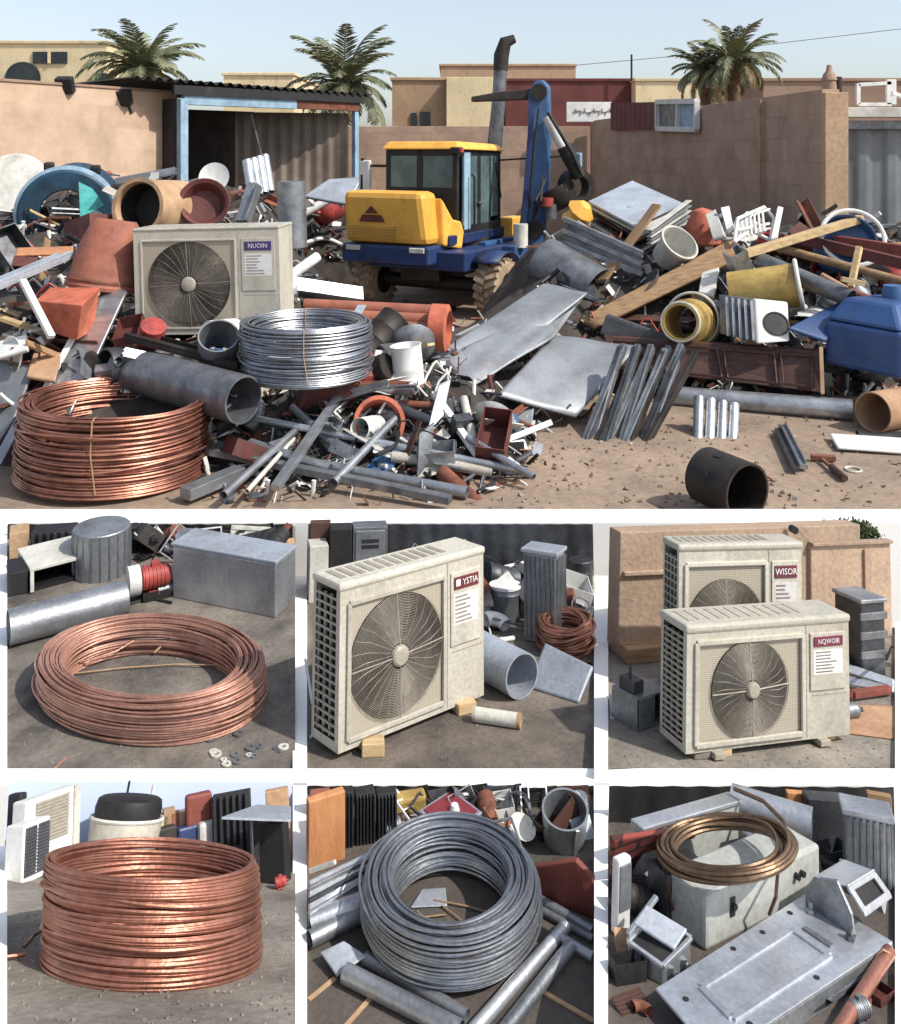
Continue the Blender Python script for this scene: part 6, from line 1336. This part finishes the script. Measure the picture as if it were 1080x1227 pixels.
hc6 = pl.hfor(pl.P(915,1107), 1048)
q6 = pl.P(872, 1098, hc6+.008)
mc = MB()
coil('wire_coil', 'loose brass coloured coil of tube lying on top of the pale control box', 'tube coil', Matrix.Translation(pl.P(872,1021,hc6+.06)) @ pl.R.to_4x4() @ Euler((R(-8),R(-9),R(12))).to_matrix().to_4x4(), .148, .196, .024, .0062, 'brass_tube', 2, 5, jr=.006, jz=.004, ties=0, seed=61, segs=90)
ptube(pl, 'hanging_strap', 'brown strap hanging from the brass coil over the front of the control box', [(934,1024,hc6+.03),(932,1050,hc6-.004+.02),(930,1075,.13),(922,1096,.07)], .005, 'wood_dark', 'strap'); ptube(pl, 'hanging_strap', 'brown strap hanging from the left side of the brass coil', [(796,1040,hc6+.02),(800,1060,.13),(806,1090,.05)], .005, 'wood_dark', 'strap')
ptube(pl, 'loose_tube', 'dark tube end sweeping up from the brass coil to the top edge', [(944,1010,hc6+.04),(940,985,hc6+.06),(915,960,hc6+.07),(880,945,hc6+.06)], .007, 'brass_tube', 'tube')
qa, qb = pl.P(876,1008), pl.P(974,1036); single('steel_pipe', 'wide galvanised pipe with a dark open end behind the brass coil', 'pipe', MB().pipe(qa+pl.up*pl.hfor(qa,958), qb+pl.up*pl.hfor(qb,988), .05, .004, 36), 'galvanised_bright')
pbox(pl, 'grey_cabinet', 'dark grey upright cabinet under the wide galvanised pipe', 'cabinet', (900,1052), (960,1034), .06, 1004, 'steel_grey', .006)
psheet(pl, 'slatted_panel', 'red slatted panel leaning in the back left corner behind the boxes', [(732,1056,.0),(826,1018,.0),(836,990,.16),(732,1004,.21)], 'slat_red', .012, 'panel')
pbox(pl, 'ribbed_casing', 'tall grey ribbed casing at the right edge behind the bracket plate', 'metal casing', (1014,1058), (1070,1070), .09, 974, 'galvanised', parts=radiator)
pbox(pl, 'dark_casing', 'dark grey casing behind the wide galvanised pipe', 'metal casing', (968,1010), (1020,1014), .06, 956, 'steel_dark', .006); pbox(pl, 'orange_board', 'orange board at the back between the pipe and the dark casing', 'board', (944,996), (966,998), .03, 950, 'wood_orange', .003); pbox(pl, 'orange_board', 'brown orange board in the back right corner', 'board', (1040,1000), (1070,1006), .03, 950, 'wood', .003)
def corner6(t, w, d, h):
    part(t, 'body', MB().box((0,0,h/2),(w,d,h)), 'white', .008); part(t, 'grille', MB().box((0,-d/2-.002,h*.62),(w*.8,.006,h*.6)), 'steel_grey', .002)
pbox(pl, 'condenser_box', 'white box with a grey grille at the left edge of the lower right plot', 'condenser', (740,1124), (756,1116), .03, 1032, 'white', parts=corner6)
# bracket plate on the ground
h6 = .055
A6, B6, C6, D6 = pl.P(786,1184,h6), pl.P(858,1268,h6), pl.P(1070,1128,h6), pl.P(970,1068,h6)
bp = root('bracket_plate', 'long bright steel plate with holes lying in front of the control box', 'bracket', (A6+B6+C6+D6)/4)
wpart(bp, 'plate', MB().hexa([x_-pl.n*.008 for x_ in (A6,B6,C6,D6)], [A6,B6,C6,D6]), 'galvanised_bright', .002)
def bpt(u, v, h=0): return (A6*(1-u)+D6*u)*(1-v)+(B6*(1-u)+C6*u)*v+pl.n*h
wpart(bp, 'skirt', MB().hexa([B6-pl.n*h6*.98, C6-pl.n*h6*.98, C6-pl.n*h6*.98+V((0,.008,0)), B6-pl.n*h6*.98+V((0,.008,0))], [B6-pl.n*.009, C6-pl.n*.009, C6-pl.n*.009+V((0,.008,0)), B6-pl.n*.009+V((0,.008,0))]), 'galvanised')
for (u, v) in ((.07,.3),(.42,.1),(.60,.12),(.80,.1),(.58,.88),(.20,.9)): wpart(bp, 'bolt_hole', MB().cyl(bpt(u,v,.0004), bpt(u,v,.0012), .0085, 16), 'black')
em = MB()
for (a, b) in (((.16,.28),(.72,.28)),((.72,.28),(.72,.76)),((.72,.76),(.16,.76)),((.16,.76),(.16,.28))): em.bar(bpt(*a,.002), bpt(*b,.002), .022, .007, pl.n)
wpart(bp, 'pressed_rim', em, 'galvanised_bright', .003)
wpart(bp, 'pressed_slot', MB().bar(bpt(.77,.34,.002), bpt(.77,.7,.002), .02, .006, pl.n), 'galvanised', .002)
def UP(x, y, dy, b=None):
    p = pl.P(x, y, h6 if b is None else b); return p+pl.up*pl.hfor(p, y-dy)
ck = [pl.P(965,1083,h6), pl.P(1024,1122,h6), UP(1021,1120,24), UP(1004,1108,52), UP(975,1089,37), UP(965,1083,18)]
wpart(bp, 'side_cheek', MB().prism(ck, V((.008,.008,0))), 'galvanised', .002)
T0, T1, T2, T3 = UP(1016,1112,49), UP(1036,1116,20), UP(1068,1092,19), UP(1048,1090,46)
tn = (T1-T0).cross(T3-T0).normalized(); tn = tn if tn.dot(pl.n) > 0 else -tn
def tpt(u, v, h=0): return (T0*(1-u)+T3*u)*(1-v)+(T1*(1-u)+T2*u)*v+tn*h
fr6 = MB()
for (a, b) in (((0,.06),(1,.06)),((0,.94),(1,.94)),((.06,.12),(.06,.88)),((.94,.12),(.94,.88))): fr6.bar(tpt(*a), tpt(*b), .02, .01, tn)
wpart(bp, 'window_frame', fr6, 'galvanised_bright', .003); wpart(bp, 'window_hole', MB().prism([tpt(.1,.1,-.006), tpt(.9,.1,-.006), tpt(.9,.9,-.006), tpt(.1,.9,-.006)], -tn*.004), 'black')
f_a, f_d = UP(975,1089,38), UP(1010,1068,38)
wpart(bp, 'top_flange', MB().hexa([f_a, T0, T3, f_d], [f_a+tn*.008, T0+tn*.008, T3+tn*.008, f_d+tn*.008]), 'galvanised_bright', .002)
wpart(bp, 'far_cheek', MB().prism([pl.P(1010,1068,h6), pl.P(1060,1096,h6), T2-tn*.012, T3-tn*.012, f_d-tn*.012], V((.006,.006,0))), 'galvanised')
for (x, y) in ((972,1094),(1020,1126)):
    p = pl.P(x, y, h6); wpart(bp, 'bolt', MB().cyl(p, p+pl.n*.03, .007, 14).cyl(p+pl.n*.001, p+pl.n*.012, .014, 6), 'wire_steel')
# small left bracket
lb = root('angle_bracket', 'small bright steel bracket with bolts standing left of the long plate', 'bracket', pl.P(790,1160))
bq = [(752,1158),(794,1182),(828,1160),(786,1138)]
B_ = [pl.P(x, y) for x, y in bq]; Tq = [UP(x, y, dy, 0) for (x, y), dy in zip(bq, (28,22,34,40))]
wpart(lb, 'body', MB().hexa(B_, Tq), 'galvanised', .003)
lf = MB()
for k in range(4): lf.bar(Tq[k]+pl.n*.004, Tq[(k+1) % 4]+pl.n*.004, .012, .01, pl.n)
wpart(lb, 'rim', lf, 'galvanised_bright', .002)
c_ = sum(Tq, V((0,0,0)))/4
wpart(lb, 'inside', MB().prism([p_.lerp(c_, .12)+pl.n*.002 for p_ in Tq], pl.n*.002), 'black')
e0, e1, e2, e3 = Tq[3].lerp(Tq[0], .35), Tq[2].lerp(Tq[1], .15), Tq[2].lerp(Tq[1], .6), Tq[3].lerp(Tq[0], .8)
wpart(lb, 'flap', MB().hexa([e0+pl.n*.045, e1+pl.n*.03, e2+pl.n*.012, e3+pl.n*.03], [e0+pl.n*.052, e1+pl.n*.037, e2+pl.n*.019, e3+pl.n*.037]), 'sheet_pale', .002)
wpart(lb, 'lug', MB().bar(Tq[0]+pl.n*.02, Tq[3]+pl.n*.05, .014, .012, pl.n), 'galvanised_bright', .002)
for (x, y) in ((803,1172),(818,1162)):
    p = UP(x, y, 12, 0); wpart(lb, 'bolt', MB().cyl(p, p-pl.dv*.03+V((.01,0,0)), .008, 14).cyl(p-pl.dv*.012, p-pl.dv*.022, .014, 6), 'wire_steel')
ppipe(pl, 'copper_pipe', 'shiny copper pipe lying at the lower right edge beside the long plate', (996,1250,.0), (1066,1140,.03), .018, 'copper', n=24); ptube(pl, 'wire_tie', 'pale wire wound round the upper end of the copper pipe', [(1050,1146,.05),(1058,1138,.07),(1066,1142,.06),(1070,1152,.04)], .003, 'tan')
ppipe(pl, 'metal_tube', 'dark tube under the near edge of the long plate', (900,1252,.0), (1040,1168,.0), .012, 'steel_dark', n=16, cat='tube'); ppipe(pl, 'metal_tube', 'pale tube end lying above the right end of the control box', (984,1054,.03), (1014,1036,.05), .011, 'off_white', n=16, cat='tube')
rows = [('box','black',752,1172,40,.3,0,0),('panel','wood_dark',756,1204,44,.5,.3,0),('elbow','rust',770,1215,34,.3,0,0),('bent_tube','black',990,1062,44,.4,.4,.3),('box','steel_dark',1000,1032,36,.4,0,0),('elbow','black_iron',992,1046,30,.2,.2,.2),('sheet','cardboard',752,1142,34,.3,.9,.2),('tube','rust',1040,1210,50,1.0,0,0),('motor','steel_grey',1030,1222,34,.4,0,0),('box','maroon',1054,1196,30,.6,0,0),('drum','black_iron',758,1100,40,.3,0,.4),('panel','steel_dark',756,1072,46,.3,.8,.2),('angle','galvanised',1010,1200,60,.8,0,.2),('ring','black',996,1052,32,.2,.5,0),('elbow','steel_dark',826,1206,30,.6,.1,0),('box','rubber',850,1020,34,.2,0,0)]
clutter(pl, rows, 600, 'around the boxes and plates of the lower right plot')
for o in SC.objects:
    if o.get('label') and len(o['label'].split()) > 16: o['label'] = o['label'].replace('in the heap behind', 'behind').replace(' lying', '')
# ------------------------------------------------------------------ things nothing tells apart carry one group
tops = {}
for o in SC.objects:
    if o.parent is None and o.get('label') and not o.get('kind'): tops.setdefault(o['label'], []).append(o)
for lab, os_ in tops.items():
    if len(os_) > 1:
        for o in os_: o['group'] = os_[0].get('group') or 'alike pieces: '+lab
